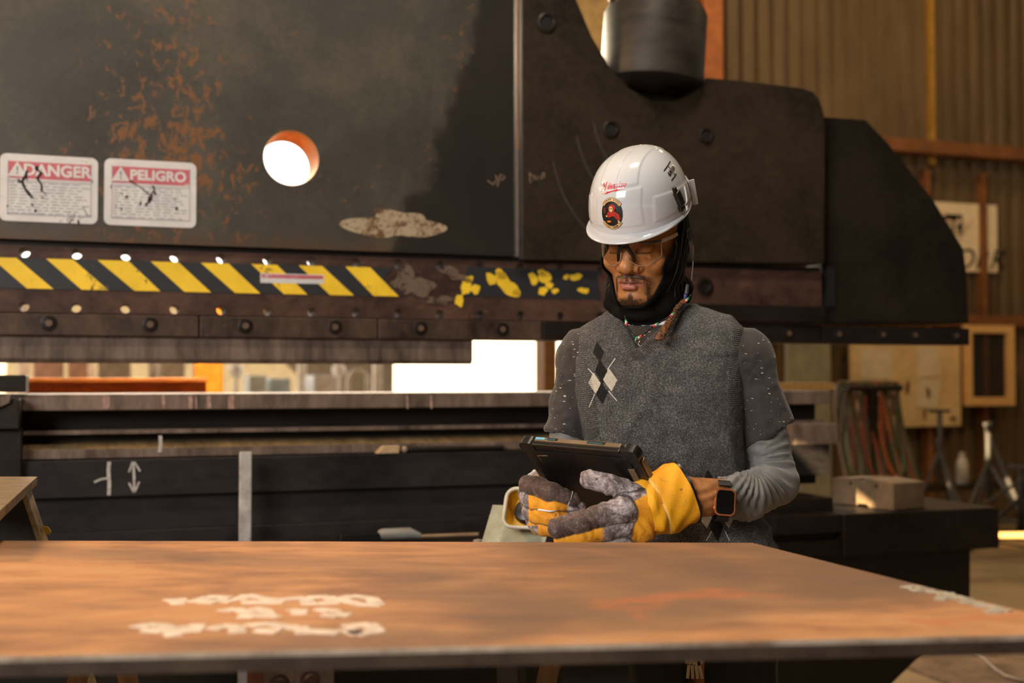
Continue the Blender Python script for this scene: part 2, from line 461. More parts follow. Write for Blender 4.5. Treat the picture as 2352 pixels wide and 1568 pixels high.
# hazard band, built as one mesh with black and yellow stripes
def onplane(pts, v, mb, mi=0, t=.0012): mb.prism([M(x, y, v) for x, y in pts], v - t, v, mi=mi)
m = MB(); V = .0185
tz = lambda x: 591 + x * .0266; bz = lambda x: 661 + x * .0215
onplane([(-150, tz(-150)), (905, tz(905)), (880, 640), (925, bz(925)), (-150, bz(-150))], V, m, 1, .0006)
for a, b2, c2, d in ((-140, -80, -60, 0), (-22, 38, 62, 123), (106, 168, 187, 249), (224, 295, 309, 369), (346, 410, 424, 485), (461, 525, 540, 598), (577, 636, 652, 706), (686, 740, 758, 813), (793, 850, 858, 916)):
    onplane([(a, tz(a)), (b2, tz(b2)), (d, bz(d)), (c2, bz(c2))], V - .0006, m, 0, .0006)
onplane([(1075, 612), (1370, 622), (1380, 688), (1050, 680)], V, m, 1, .0004)
rn = random.Random(5)
for x, y, rx, ry, sd, ro in ((1055, 690, 9, 15, 1, .2), (1072, 655, 12, 22, 2, .5), (1092, 664, 9, 13, 3, 0), (1128, 640, 9, 17, 4, -.5), (1165, 655, 17, 34, 5, -.85), (1150, 630, 10, 14, 15, -.4), (1187, 672, 10, 8, 6, 0), (1225, 640, 8, 17, 7, -.5), (1250, 635, 12, 20, 8, -.7), (1262, 655, 8, 8, 18, 0), (1275, 668, 8, 6, 9, 0), (1247, 668, 11, 9, 10, 0), (1322, 636, 14, 8, 11, 0), (1300, 636, 6, 6, 12, 0), (1340, 667, 12, 7, 13, .2)):
    onplane(blob((x, y), rx, ry, 22, .22, sd, ro), V - .0004, m, 0, .0008)
hz = m.build('hazard_band', [m_hz_y, m_hz_k], beam); tag(hz, 'yellow and black striped band, peeling at one end')
# bare scraped patches
m = MB(); onplane(blob((945, 650), 44, 30, 40, .45, 31), V - .0006, m, 0, .0006); onplane(blob((1045, 630), 32, 13, 30, .5, 32, .3), V - .0006, m, 0, .0006)
onplane(blob((1010, 690), 30, 9, 30, .5, 33, .1), V - .0006, m)
m.build('scraped_patch', mat_hazard('bare_scraped_metal', (.16, .105, .075), (.035, .022, .016), .50), beam)
m = MB(); onplane(blob((905, 517), 96, 34, 60, .28, 8), -.0003, m, 0, .0006); m.build('bare_primer_patch', m_cream, ram)
# small red and white warning strip across the band
m = MB(); onplane([(598, 627), (744, 631), (744, 652), (598, 649)], V - .0014, m, 0, .0005); onplane([(601, 629), (742, 633), (742, 641), (601, 638)], V - .0019, m, 1, .0005)
m.build('warning_strip', [m_signw, m_signr], beam)

# --- tool holder blocks with socket bolts
m_rb = plain('rusty_bolt_head', (.12, .07, .045), .5)
blocks = [(-1.75, MU(-420), [-560]), (MU(-420), MU(457, .01), [-120, 111, 344]), (MU(457, .01), MU(868, .01), [563, 769]), (MU(868, .01), MU(1245, .01), [966, 1154]), (MU(1245, .01), MU(1888, .01), [1335, 1495, 1660, 1812]), (MU(1890, .01), MU(2229, .01), [1927, 2028, 2102, 2197])]
zl0 = MZ(770, 100, .01); zm0 = MZ(719, 100, .01)
for i, (a, b2, bolts) in enumerate(blocks):
    m = MB(); m.box((a + .002, .01, zl0), (b2 - .002, .10, zm0 - .001)); h = part('tool_holder_block', m, m_brown if i < 3 else (m_worn if i == 1 else m_dark if i > 3 else m_brown), bevel=.003)
    for px in bolts:
        c = (MU(px, .01), MZ(742, 111, .01)); b = MB()
        b.lathe([(.024, 0), (.0245, -.002), (.0215, -.003), (.0205, .0), (.013, -.001), (.012, -.006), (0, -.006)], (c[0], .0098, c[1]), (0, 1, 0), 24)
        b.build('socket_bolt', m_hole if i > 4 else m_dark, h, smooth='auto')
        b = MB(); b.lathe([(.0105, 0), (0, 0)], (c[0], .0034, c[1]), (0, 1, 0), 16); b.build('bolt_head', m_rb, h)
# --- punch below the holders
m = MB(); z0, z1, z2 = MZ(834, 300, .04), MZ(824, 300, .03), MZ(771, 300, .03)
u0, u1 = -1.6, MU(1086, .03)
m.prism([(.03, z2 + .01), (.03, z1), (.042, z0), (.07, z0), (.085, z1), (.085, z2 + .01)], u0, u1, axis='u')
part('punch', m, m_worn, bevel=.002)
m = MB(); m.box((-1.75, .03, zt - .001), (uend, .112, zr + .001)); part('gap_light_stop', m, m_dark)  # dark strip added to shut off light between ram and beam
m = MB(); m.prism(poly([(1400, 118), (1618, 118), (1618, 250), (1430, 250)], .17), .171, .20); part('scoop_shade_plate', m, m_dark)  # dark plate added to hide the sky so the scoop reads as shadow
m = MB(); m.box((-1.75, .11, zl0 + .01), (MU(2220, .05), .17, zm0)); part('ram_backing', m, m_dark)

# --- signs on the ram
def text_mesh(body, size, bold=0.0, shear=0.0, align='CENTER', spacing=1.0, res=4):
    cu = bpy.data.curves.new('t', 'FONT'); cu.body = body; cu.size = size; cu.offset = bold; cu.shear = shear; cu.align_x = align; cu.align_y = 'CENTER'; cu.space_character = spacing; cu.resolution_u = res
    o = bpy.data.objects.new('t', cu); COL.objects.link(o); dg = bpy.context.evaluated_depsgraph_get(); dg.update()
    me = bpy.data.meshes.new_from_object(o.evaluated_get(dg)); bpy.data.objects.remove(o)
    vs = [(v.co.x, v.co.y) for v in me.vertices]; fs = [tuple(p.vertices) for p in me.polygons]; bpy.data.meshes.remove(me)
    return vs, fs


def flat_text(mb, body, c, size, v, mi=0, rot=0.0, **k):
    vs, fs = text_mesh(body, size, **k); ca, sa = math.cos(rot), math.sin(rot)
    mb.add([(c[0] + x * ca - y * sa, v, c[1] + x * sa + y * ca) for x, y in vs], fs, mi)


def rrect(x0, z0, x1, z1, r, n=5):
    o = []
    for cx, cz, a0 in ((x1 - r, z1 - r, 0), (x0 + r, z1 - r, 1), (x0 + r, z0 + r, 2), (x1 - r, z0 + r, 3)):
        for i in range(n + 1):
            a = (a0 + i / n) * math.pi / 2; o.append((cx + r * math.cos(a), cz + r * math.sin(a)))
    return o


def danger(x0, y0, x1, y1, word, lab, seed):
    u0, z1 = M(x0, y0); u1, z0 = M(x1, y1); Wd, H = u1 - u0, z1 - z0
    m = MB(); m.prism(rrect(u0, z0, u1, z1, .02), -.0014, 0)
    s = m.build('danger_sign', m_signw, ram); s['label'] = lab
    d = MB(); d.prism([(u0 + Wd * .085, z1 - H * .11), (u1 - Wd * .075, z1 - H * .11), (u1 - Wd * .075, z1 - H * .36), (u0 + Wd * .085, z1 - H * .36)], -.0020, -.0015)
    d.build('red_header', m_signr, s)
    t = MB(); cz = z1 - H * .235
    flat_text(t, word, (u0 + Wd * .58, cz), H * (.235 if len(word) < 7 else .21), -.0024, bold=.0016, spacing=1.0)
    cx = u0 + Wd * .175; t.prism([(cx - .028, cz - .021), (cx + .028, cz - .021), (cx, cz + .026)], -.0026, -.0022)
    t.build('sign_lettering', m_signw, s, fix=False)
    t = MB(); rn = random.Random(seed)
    flat_text(t, '!', (cx, cz - .003), .035, -.0030, bold=.001)
    for r in range(11):
        z = z1 - H * (.43 + .045 * r); x = u0 + Wd * .10
        while x < u1 - Wd * (.14 if r % 3 else .22):
            L = rn.uniform(.008, .03); t.prism([(x, z), (x + L, z), (x + L, z + .0022), (x, z + .0022)], -.0022, -.0017); x += L + rn.uniform(.004, .012)
    for a, b, c, d2 in ((.08, .40, .925, .40), (.08, .90, .925, .90)):
        t.prism([(u0 + Wd * a, z1 - H * b), (u0 + Wd * c, z1 - H * b), (u0 + Wd * c, z1 - H * b + .0018), (u0 + Wd * a, z1 - H * b + .0018)], -.0022, -.0017)
    for a in (.08, .925): t.prism([(u0 + Wd * a, z1 - H * .9), (u0 + Wd * a + .0018, z1 - H * .9), (u0 + Wd * a + .0018, z1 - H * .1), (u0 + Wd * a, z1 - H * .1)], -.0022, -.0017)
    t.build('small_print', m_ink, s, fix=False)
    # cracks where the sheet has torn away
    for k in range(2):
        t = MB()
        x, z = u0 + Wd * rn.uniform(.25, .6), z1 - H * rn.uniform(.0, .4); p = [(x, z)]
        for q in range(6): x += rn.uniform(-.012, .016); z -= rn.uniform(.006, .02); p.append((x, max(z, z0)))
        ww = [rn.uniform(.0014, .0065) for _ in p]
        t.prism([(a - g, b) for (a, b), g in zip(p, ww)] + [(a + g, b) for (a, b), g in reversed(list(zip(p, ww)))], -.0032, -.0026); t.build('torn_crack', m_dark, s, fix=False)
    for k in range(9):
        t = MB(); t.prism(blob((rn.uniform(u0 + .01, u1 - .01), rn.uniform(z0 + .004, z0 + H * .75)), rn.uniform(.001, .005), rn.uniform(.002, .007), 12, .4, seed * 9 + k), -.0032, -.0026); t.build('torn_patch', m_dark, s, fix=False)


danger(0, 351, 224, 515, 'DANGER', 'English danger sign with a pink header, beside the frame edge', 3)
danger(240, 363, 450, 524, 'PELIGRO', 'Spanish danger sign with a pink header, nearer the round hole', 6)


def stroke(mb, pts, wd, v, t=.0008, jit=0.0):
    """a flat hand-drawn line in the machine plane from pixel points"""
    p = [Vector((*M(x, y, v),)) for x, y in pts]
    L = []; Rr = []
    for i, q in enumerate(p):
        a = p[max(i - 1, 0)]; b = p[min(i + 1, len(p) - 1)]; d = (b - a).normalized(); nn = Vector((-d.y, d.x)) * wd * .5
        L.append(tuple(q + nn)); Rr.append(tuple(q - nn))
    for i in range(len(p) - 1):
        mb.prism([L[i], L[i + 1], Rr[i + 1], Rr[i]], v - t, v)


m = MB(); stroke(m, [(1120, 414), (1132, 424), (1142, 412), (1138, 402)], .005, -.0002); stroke(m, [(1142, 428), (1150, 400), (1160, 406), (1152, 414)], .005, -.0002)
m.build('chalk_word_up', plain('faint_chalk_up', (.20, .14, .10), .9), ram); m = MB()
stroke(m, [(1216, 396), (1218, 420), (1228, 410), (1216, 396)], .004, -.0202); stroke(m, [(1228, 402), (1234, 414), (1238, 403), (1243, 412), (1247, 396)], .004, -.0202); stroke(m, [(1249, 408), (1251, 396)], .004, -.0202)
m.build('chalk_word_down', plain('faint_chalk', (.20, .14, .10), .9), ram)
m = MB()
for k, (p0, rr) in enumerate((((1330, 210), 260), ((1345, 190), 220), ((1300, 260), 300))):
    pts = []
    for i in range(14):
        a = 1.9 + i * .075; pts.append((p0[0] + 150 + rr * math.cos(a) * .62, p0[1] + 40 + rr * math.sin(a) * .9))
    stroke(m, pts, .006, -.0202)
m.build('scuff_arc', plain('grey_scuff', (.042, .034, .026), .8), cast)

# --- bed of the press: ledges, die rail, chalk-marked plate
uL, uR = MU(58, 0), MU(1905, 0)
uLL = -1.75
Z = lambda y, v=0.0: MZ(y, 600, v)
m = MB(); m.box((uLL, .0, Z(939)), (uR, .26, Z(903))); rail = part('die_rail', m, m_worn, bevel=.003)
m = MB(); m.box((uLL, .10, Z(1160)), (uR, .24, Z(939))); part('bed_web', m, m_dark)
m = MB(); m.box((uLL, .035, Z(992, .03)), (uR, .12, Z(982, .03))); part('upper_ledge', m, m_worn, bevel=.002)
m = MB(); m.prism([(.10, Z(1006, .1)), (-.02, Z(1022, -.02)), (-.02, Z(1045, -.02)), (.10, Z(1045, -.02))], uLL, uR, axis='u'); part('sloped_ledge', m, [m_rust_ledge], bevel=.002)
m = MB(); m.box((uLL, -.028, Z(1044, -.03)), (uR, -.02, Z(1024, -.03))); part('ledge_face', m, m_worn, bevel=.001)
m = MB(); m.box((uLL, -.06, Z(1130, -.06)), (MU(1905, -.06), -.01, Z(1048, -.06))); front = part('front_plate', m, m_chalkplate, bevel=.003)
m = MB(); m.box((uLL, -.03, Z(1204, -.03)), (MU(1700, -.03), .22, Z(1128, -.03))); part('lower_web', m, m_chalkplate)
m = MB(); m.box((uLL, -.055, .62), (MU(1700, -.03), .22, Z(1206, -.05))); part('lower_bed', m, m_chalkplate, bevel=.003)
m = MB(); m.box((uLL, .0, .0), (MU(1640, 0), .3, .62)); part('base', m, m_dark)
# chalk marks on the front plate
m = MB(); V2 = -.0602
stroke(m, [(251, 1060), (249, 1080), (251, 1110), (250, 1137)], .011, V2); stroke(m, [(216, 1107), (232, 1100), (246, 1098)], .007, V2)
m.build('chalk_mark', m_white_chalk, front); m = MB()
stroke(m, [(306, 1062), (308, 1095), (308, 1128)], .008, V2); stroke(m, [(296, 1084), (305, 1060)], .006, V2); stroke(m, [(322, 1082), (308, 1060)], .006, V2)
stroke(m, [(296, 1108), (307, 1130)], .006, V2); stroke(m, [(320, 1106), (309, 1130)], .006, V2)
m.build('chalk_mark', m_white_chalk, front)
m = MB(); stroke(m, [(368, 1000), (369, 1020), (367, 1038)], .011, -.0285); m.build('chalk_mark', m_white_chalk, rail)
m_pk = plain('pinkish_stain', (.34, .21, .16), .6, var=.6, scale=60)
for x, wd_ in ((240, .012), (247, .010), (375, .010), (437, .014), (450, .006), (480, .012), (530, .02), (935, .006), (990, .008)):
    m = MB(); stroke(m, [(x, 908), (x + 1, 938)], wd_, -.0003 - x * 1e-6); m.build('weld_stain', m_pk, rail)
# die end pieces at the far end
m = MB(); m.box((MU(1815, -.03), -.06, MZ(1021, 1850, -.03)), (uR + .0, .2, MZ(972, 1850, -.03))); part('end_block', m, m_worn, bevel=.006)
m = MB(); m.box((MU(1740, -.03), -.07, MZ(1190, 1850, -.05)), (MU(1905, -.05), .22, MZ(1143, 1850, -.05))); part('end_plate', m, m_dark, bevel=.004)
# left bracket and end block
m = MB(); m.box((MU(-80), -.05, MZ(900, 30)), (MU(62), .12, MZ(861, 30))); part('end_stop', m, m_dark, bevel=.004)
m = MB(); m.box((MU(-60, -.09), -.12, MZ(985, 30, -.09)), (MU(46, -.12), .02, MZ(915, 30, -.09))); m.box((MU(-40, -.09), -.09, MZ(1110, 30, -.09)), (MU(52, -.09), 0, MZ(985, 30, -.09)))
part('guide_bracket', m, m_dark, bevel=.004)
m = MB(); m.prism([M(x, y, -.125) for x, y in ((-30, 918), (26, 905), (22, 925), (-30, 948))], -.135, -.12); part('bracket_tab', m, m_worn, bevel=.002)

# --- table arm at the right end
tv = -.16
zt0 = MZ(1187, 1800, tv); zt1 = MZ(1279, 1935, tv)
uA, uB, uC = MU(1660, tv), MU(1936, tv), MU(2291, tv)
m = MB(); m.box((uB, tv, zt1), (uC, .42, zt0)); table = part('table_arm', m, m_dark, bevel=.005)
m = MB(); m.box((uA, tv + .012, MZ(1228, 1850, tv)), (uB - .001, .42, zt0)); m.box((uA, tv + .05, MZ(1245, 1850, tv)), (uB - .001, .40, MZ(1228, 1850, tv))); m.box((uA, tv + .012, zt1 + .004), (uB - .001, .42, MZ(1245, 1850, tv)))
part('slotted_arm', m, m_dark, bevel=.004)
b = MB(); c = M(1780, 1203, tv); b.prism([(c[0] - .010, c[1] + .018), (c[0] + .012, c[1] + .018), (c[0] + .018, c[1] - .03), (c[0] - .016, c[1] - .03)], tv + .008, tv + .0125); part('slot_notch', b, m_hole)
m = MB(); m.prism([M(x, y, -.1) for x, y in ((1640, 1260), (2229, 1258), (2229, 1405), (2120, 1500), (1990, 1628), (1640, 1640))], -.1, .36); part('pedestal', m, m_black, bevel=.004)
m = MB(); m.box((MU(1640, 0), -.05, 0), (MU(2000, 0), .36, MZ(1600, 1800, 0))); part('pedestal_foot', m, m_black)
# rear frame carrying the ram, out of view on the near end
m = MB(); m.box((-1.75, .19, 0), (-1.45, .9, 3.4)); part('side_frame', m, m_ram)

# ================================================================== THINGS ON AND AROUND THE PRESS
def in_machine(name, label, cat, u, v, z, rz=0, group=None):
    return empty(name, W(u, v, z), TH + rz, label, cat, group)


# v-block on the arm
uu, zz = M(2017, 1172, .04)
vb = in_machine('steel_die_block', 'dark notched steel block catching a patch of golden sunlight on the press arm', 'steel block', uu, .04, zt0 + .001, -1.35)
m = MB(); m.prism([(-.155, 0), (-.035, 0), (-.02, .012), (.02, .012), (.035, 0), (.155, 0), (.155, .105), (.012, .115), (.006, .100), (-.006, .100), (-.012, .115), (-.155, .105)], -.09, .09)
m.build('body', steel('block_steel', (.10, .065, .04), (.22, .145, .085), None, scale=6, rough=.6), vb, bevel=.004)
for x in (-.06, .07):
    b = MB(); b.lathe([(.008, .001), (.0, .001)], (x, -.0915, .09), (0, 1, 0), 14); b.build('threaded_hole', m_hole, vb)
# tan steel wedge and lever on the ledge
m = MB(); m.prism([(x * .0014, z) for x, z in ((-29, 0), (26, 0), (28, .026), (-12, .026))], -.03, .03)
o = m.build('tapered_shim', plain('pale_tan_metal', (.42, .29, .17), .5), None, bevel=.003); o.location = W(MU(888, -.03), -.035, Z(1046, -.03)); o.rotation_euler = (0, 0, TH)
tag(o, 'pale tan tapered shim lying on the press front ledge', 'shim')
pr = in_machine('pry_bar', 'dark round bar with a ball end lying behind the tan shim', 'bar', MU(965, -.04), -.045, Z(1047, -.04) + .012)
m = MB(); m.tube([(-.05, 0, 0), (.10, 0, 0), (.18, 0, 0), (.30, 0, .0)], [.010, .010, .008, .008], 12); m.build('shaft', m_dark, pr, smooth='auto')
m = MB(); m.lathe([(0, -.012), (.009, -.009), (.012, 0), (.009, .009), (0, .012)], (-.055, 0, 0), (1, 0, 0), 16); m.build('ball_end', plain('rust_ball', (.30, .20, .15), .4), pr, smooth=True)
# white painted flat bar standing against the bed
o = MB().box((-.019, -.005, .0), (.019, .005, .265 + .8)).build('measuring_bar', steel('white_painted_bar', (.28, .24, .22), (.62, .59, .56), (.14, .09, .07), .60, scale=12, rough=.6), None, bevel=.003)
o.location = W(MU(565, -.16), -.16, MZ(1037, 565, -.16) - 1.065); o.rotation_euler = (0, 0, TH)
tag(o, 'white painted flat bar standing upright in front of the press bed', 'bar')
zbar = o.location.z
if zbar > 0: pass
# tool lying under the bed edge
hb = in_machine('hand_grinder', 'grey gripped tool lying low behind the rusty plate', 'tool', MU(925, -.28), -.26, MZ(1236, 925, -.26))
m = MB(); m.tube([(-.072, 0, .014), (-.06, 0, .016), (.03, 0, .016), (.062, 0, .006)], [.014, .018, .018, .010], 12); m.build('grip', plain('grey_grip', (.24, .23, .21), .5), hb, smooth='auto')
m = MB(); m.box((-.2, -.02, -.012), (-.072, .02, .022)); m.build('head', m_black, hb, bevel=.003)
m = MB(); m.tube([(.062, 0, .004), (.26, 0, .002)], .006, 8); m.build('rod', plain('tan_rod', (.26, .17, .10), .5), hb)
# shelf carrying that tool (front step of the press)
m = MB(); m.box((uLL, -.34, MZ(1236, 925, -.26) - .045), (MU(1690, -.3), -.055, MZ(1236, 925, -.26) - .012)); part('front_step', m, m_dark)

# two-hand control station with yellow palm button guard
cs = empty('control_station', S(1175, 1235, 3.05) * 1, -.35, 'grey green control stand with yellow rimmed palm button behind the glove', 'control station')
cs.location = (S(1175, 1235, 3.05).x, 3.05, 0); zc = S(1175, 1206, 3.05).z
Rt = Matrix.Rotation(math.radians(48), 3, 'X')
def tiltbox(a, b, r=.0):
    return MB().box(a, b, rot=Rt, c=(0, 0, zc - .02))
m_gg = plain('grey_green_enamel', (.30, .30, .22), .45, scale=20)
m = tiltbox((-.055, -.06, zc - .05), (.10, .06, zc + .0)); m.build('housing', plain('dark_green_grey', (.035, .036, .028), .5), cs, bevel=.004)
m = tiltbox((-.062, -.068, zc + .0), (.105, .068, zc + .006)); m.build('cover_plate', m_gg, cs, bevel=.002)
m = MB(); 
ring = [(x, y, 0) for x, y in rrect(-.047, -.050, .047, .050, .024)]
Mx = Matrix.Translation((.050, -.03, zc + .040)) @ Matrix.Rotation(math.radians(66), 4, 'X')
m = MB(); m.tube([Mx @ Vector((x, y, .028)) for x, y, _ in ring], .005, 8, closed=True); m.build('guard_rim', plain('pale_rim', (.50, .46, .36), .4), cs, smooth=True)
m = MB(); 
vs = [Mx @ Vector((x * s2, y * s2, z2)) for s2, z2 in ((1, .028), (.93, .005), (.80, -.018)) for x, y, _ in ring]; n = len(ring)
m.add(vs, [(i * n + k, i * n + (k + 1) % n, (i + 1) * n + (k + 1) % n, (i + 1) * n + k) for i in range(2) for k in range(n)] + [tuple(2 * n + k for k in range(n))])
m.build('button_guard', plain('yellow_guard', (.75, .40, .02), .45), cs, smooth='auto')
m = MB(); m.lathe([(.03, -.015), (.032, 0), (.026, .014), (.0, .018)], Mx @ Vector((0, 0, 0)), Mx.to_3x3() @ Vector((0, 0, 1)), 24); m.build('palm_button', plain('black_button', (.012, .012, .012), .3), cs, smooth='auto')
m = MB(); m.box((-.03, -.03, 0.01), (.03, .03, zc - .06)); m.box((-.18, -.15, 0), (.18, .15, .012)); m.build('pedestal', m_dark, cs, bevel=.004)
m = MB(); m.tube([(-.075, -.03, zc - .16), (-.075, -.04, zc - .05)], .011, 10); m.lathe([(0, -.012), (.013, -.009), (.015, 0), (.012, .01), (0, .013)], (-.075, -.041, zc - .045), seg=14); m.build('lever', plain('tan_lever', (.22, .19, .13), .5), cs, smooth='auto')
m = MB(); m.box((-.095, -.06, zc - .19), (.08, .02, zc - .14)); m.build('lower_box', plain('dark_box', (.02, .02, .018), .5), cs, bevel=.004)

# trestle at the left with a broad tapered head
m_tan = steel('greasy_tan_steel', (.10, .065, .03), (.40, .28, .14), (.55, .48, .42), .64, scale=16, stretch=(.5, 1, 1), rough=.38)
m_blackdrip = steel('black_speckled_steel', (.006, .005, .004), (.018, .014, .010), (.40, .26, .03), .70, scale=9, rough=.5)
tl = empty('support_stand', S(0, 1200, 2.55), 0, 'tan topped steel support stand at the left edge behind the rusty plate', 'stand'); tl.location.z = 0
P = lambda px, py, d=2.55: S(px, py, d) - tl.location
zt = S(20, 1094, 2.62).z
top = [S(-260, 1094, 2.62), S(85, 1094, 2.62), S(-8, 1176, 2.42), S(-260, 1330, 2.18)]
tp = []
for px, py in ((-300, 1094), (86, 1094), (-5, 1176), (-300, 1178)):
    r = ray(px, py); t = (zt - CZ) / r.z; q = Vector((0, 0, CZ)) + r * t
    tp.append((q.x - tl.location.x, q.y - tl.location.y))
zt2 = zt + .0
# the top is level; seen from just above eye level its depth reads as the wedge
m = MB(); m.prism(tp, zt - .018, zt, axis='z'); m.build('top_plate', m_tan, tl, bevel=.002)
y_ = min(p[1] for p in tp); 
m = MB(); m.prism([(P(-240, 1110).x, zt - .018), (P(52, 1128).x, zt - .018), (P(98, 1245).x, P(98, 1245).z), (P(170, 1480).x, P(170, 1480).z), (P(-240, 1480).x, P(-240, 1480).z)], .02, .034); m.build('web_plate', m_blackdrip, tl)
m = MB(); a, b2 = P(55, 1126), P(95, 1245); c3 = b2 + (b2 - a) * 6.4
c3.z = max(c3.z, .0); c3 = a + (b2 - a) * ((0 - a.z) / (b2.z - a.z))
for pa, pb2 in ((a, c3),):
    m.prism([(pa.x - .004, pa.z), (pa.x + .008, pa.z), (pb2.x + .010, pb2.z), (pb2.x - .006, pb2.z)], -.012, .02)
m.build('leg', m_tan, tl, bevel=.001)
m = MB(); m.prism([(-c3.x - .25, 0), (-c3.x - .24, 0), (-a.x - .14, a.z), (-a.x - .15, a.z)], -.05, .07); m.build('leg', m_tan, tl)
b = MB(); c = P(72, 1228, 2.5); b.prism(blob((c.x, c.z), .013, .010, 20, .2, 3), -.001 + .018, .0195); b.build('yellow_splash', plain('yellow_paint', (.55, .33, .02), .5), tl)

# ================================================================== BACKGROUND AT THE RIGHT
# tan notice board with papers
def wallbox(name, px0, py0, px1, py1, v, th, mat, **k):
    u0, z1 = M(px0, py0, v); u1, z0 = M(px1, py1, v); m = MB(); m.box((u0, v, z0), (u1, v + th, z1)); return m, (u0, z0, u1, z1)
v = WV - .14
bd = empty('notice_board', W(*[(M(1952, 980, v)[0] + M(2208, 980, v)[0]) / 2, v, M(2080, 978, v)[1]]), TH, 'tan plywood notice board with papers on the corrugated wall', 'notice board')
def local(o, u, vv, z): return W(u, vv, z) - o.location
def mframe(o, mb):                       # machine-frame coordinates -> local to an Empty that already has rotation TH
    R = Matrix.Rotation(-TH, 3, 'Z'); off = R @ (o.location - MO)
    mb.v = [tuple(Vector(p) - off) for p in mb.v]; return mb
m, e = wallbox('', 1952, 770, 2208, 978, v, .02, None)
mframe(bd, m).build('board', steel('tan_ply', (.52, .36, .17), (.78, .58, .32), (.25, .15, .07), .66, scale=4, rough=.7), bd, bevel=.003)
m_paper = plain('paper', (.66, .56, .40), .8, var=.12)
for pts in (((2107, 796), (2152, 798), (2158, 862), (2108, 868)), ((2113, 868), (2160, 874), (2152, 938), (2103, 935)), ((1975, 800), (2045, 800), (2045, 870), (1975, 870))):
    m = MB(); m.prism([M(x, y, v - .004) for x, y in pts], v - .008, v - .003); mframe(bd, m).build('paper', m_paper, bd)
m = MB()
for x, y, rx, ry in ((2132, 902, 5, 14), (2125, 950, 3, 14), (2085, 890, 5, 16), (2190, 960, 9, 4)): m.prism(blob(M(x, y, v - .01), rx * .004, ry * .004, 14, .3, x), v - .011, v - .008)
mframe(bd, m).build('marking', plain('brown_mark', (.16, .08, .035), .8), bd)
# safety sign
v = WV - .04
sg = empty('safety_sign', W((M(2100, 625, v)[0] + M(2292, 625, v)[0]) / 2, v, M(2250, 625, v)[1]), TH, 'cream safety sign with a black panel, half hidden by the press side plate', 'sign')
m, (u0, z0, u1, z1) = wallbox('', 2080, 466, 2292, 620, v, .02, None); z1 = M(2200, 466, v)[1]; z0 = M(2270, 625, v)[1]
m = MB(); m.box((u0, v, z0), (u1, v + .02, z1)); mframe(sg, m).build('panel', plain('cream_enamel', (.80, .66, .44), .5, var=.08), sg, bevel=.003)
m = MB(); a, b2 = M(2092, 487, v), M(2210, 540, v); m.box((a[0], v - .004, b2[1]), (b2[0], v, a[1])); mframe(sg, m).build('black_panel', m_black, sg)
m = MB(); c = M(2160, 514, v); flat_text(m, 'Safety', c, .26, v - .006, shear=.35, bold=.004); mframe(sg, m).build('lettering', plain('cream_letter', (.60, .46, .32), .6), sg, fix=False)
m = MB(); c = M(2226, 597, v); flat_text(m, 'WORK', (c[0] - .03, c[1]), .26, v - .002, shear=.3, bold=.001, spacing=1.05); mframe(sg, m).build('lettering', m_black, sg, fix=False)
# empty timber frame with a dark interior
v = WV - .22
tf = empty('empty_timber_frame', W(M(2276, 932, v)[0], v, M(2276, 932, v)[1]), TH, 'empty pale timber frame with dark back, hung beside the notice board', 'timber frame')
o0, o1 = M(2218, 746, v), M(2333, 931, v); i0, i1 = M(2234, 764, v), M(2317, 912, v)
for a in ((o0[0], o0[1], i0[0], o1[1]), (i1[0], o0[1], o1[0], o1[1]), (i0[0], o0[1], i1[0], i0[1]), (i0[0], i1[1], i1[0], o1[1])):
    m = MB(); m.box((a[0], v, min(a[1], a[3])), (a[2], v + .05, max(a[1], a[3]))); mframe(tf, m).build('rail', m_lightwood, tf, bevel=.004)
m = MB(); m.box((i0[0], v + .045, i1[1]), (i1[0], v + .06, i0[1])); mframe(tf, m).build('dark_backing', plain('dark_brown_panel', (.016, .011, .006), .7), tf)
m = MB(); mu = (i0[0] + i1[0]) / 2 - .02; m.box((mu - .03, v + .03, i1[1]), (mu + .03, v + .045, i0[1])); mframe(tf, m).build('centre_stud', plain('brown_stud', (.06, .028, .012), .7), tf)
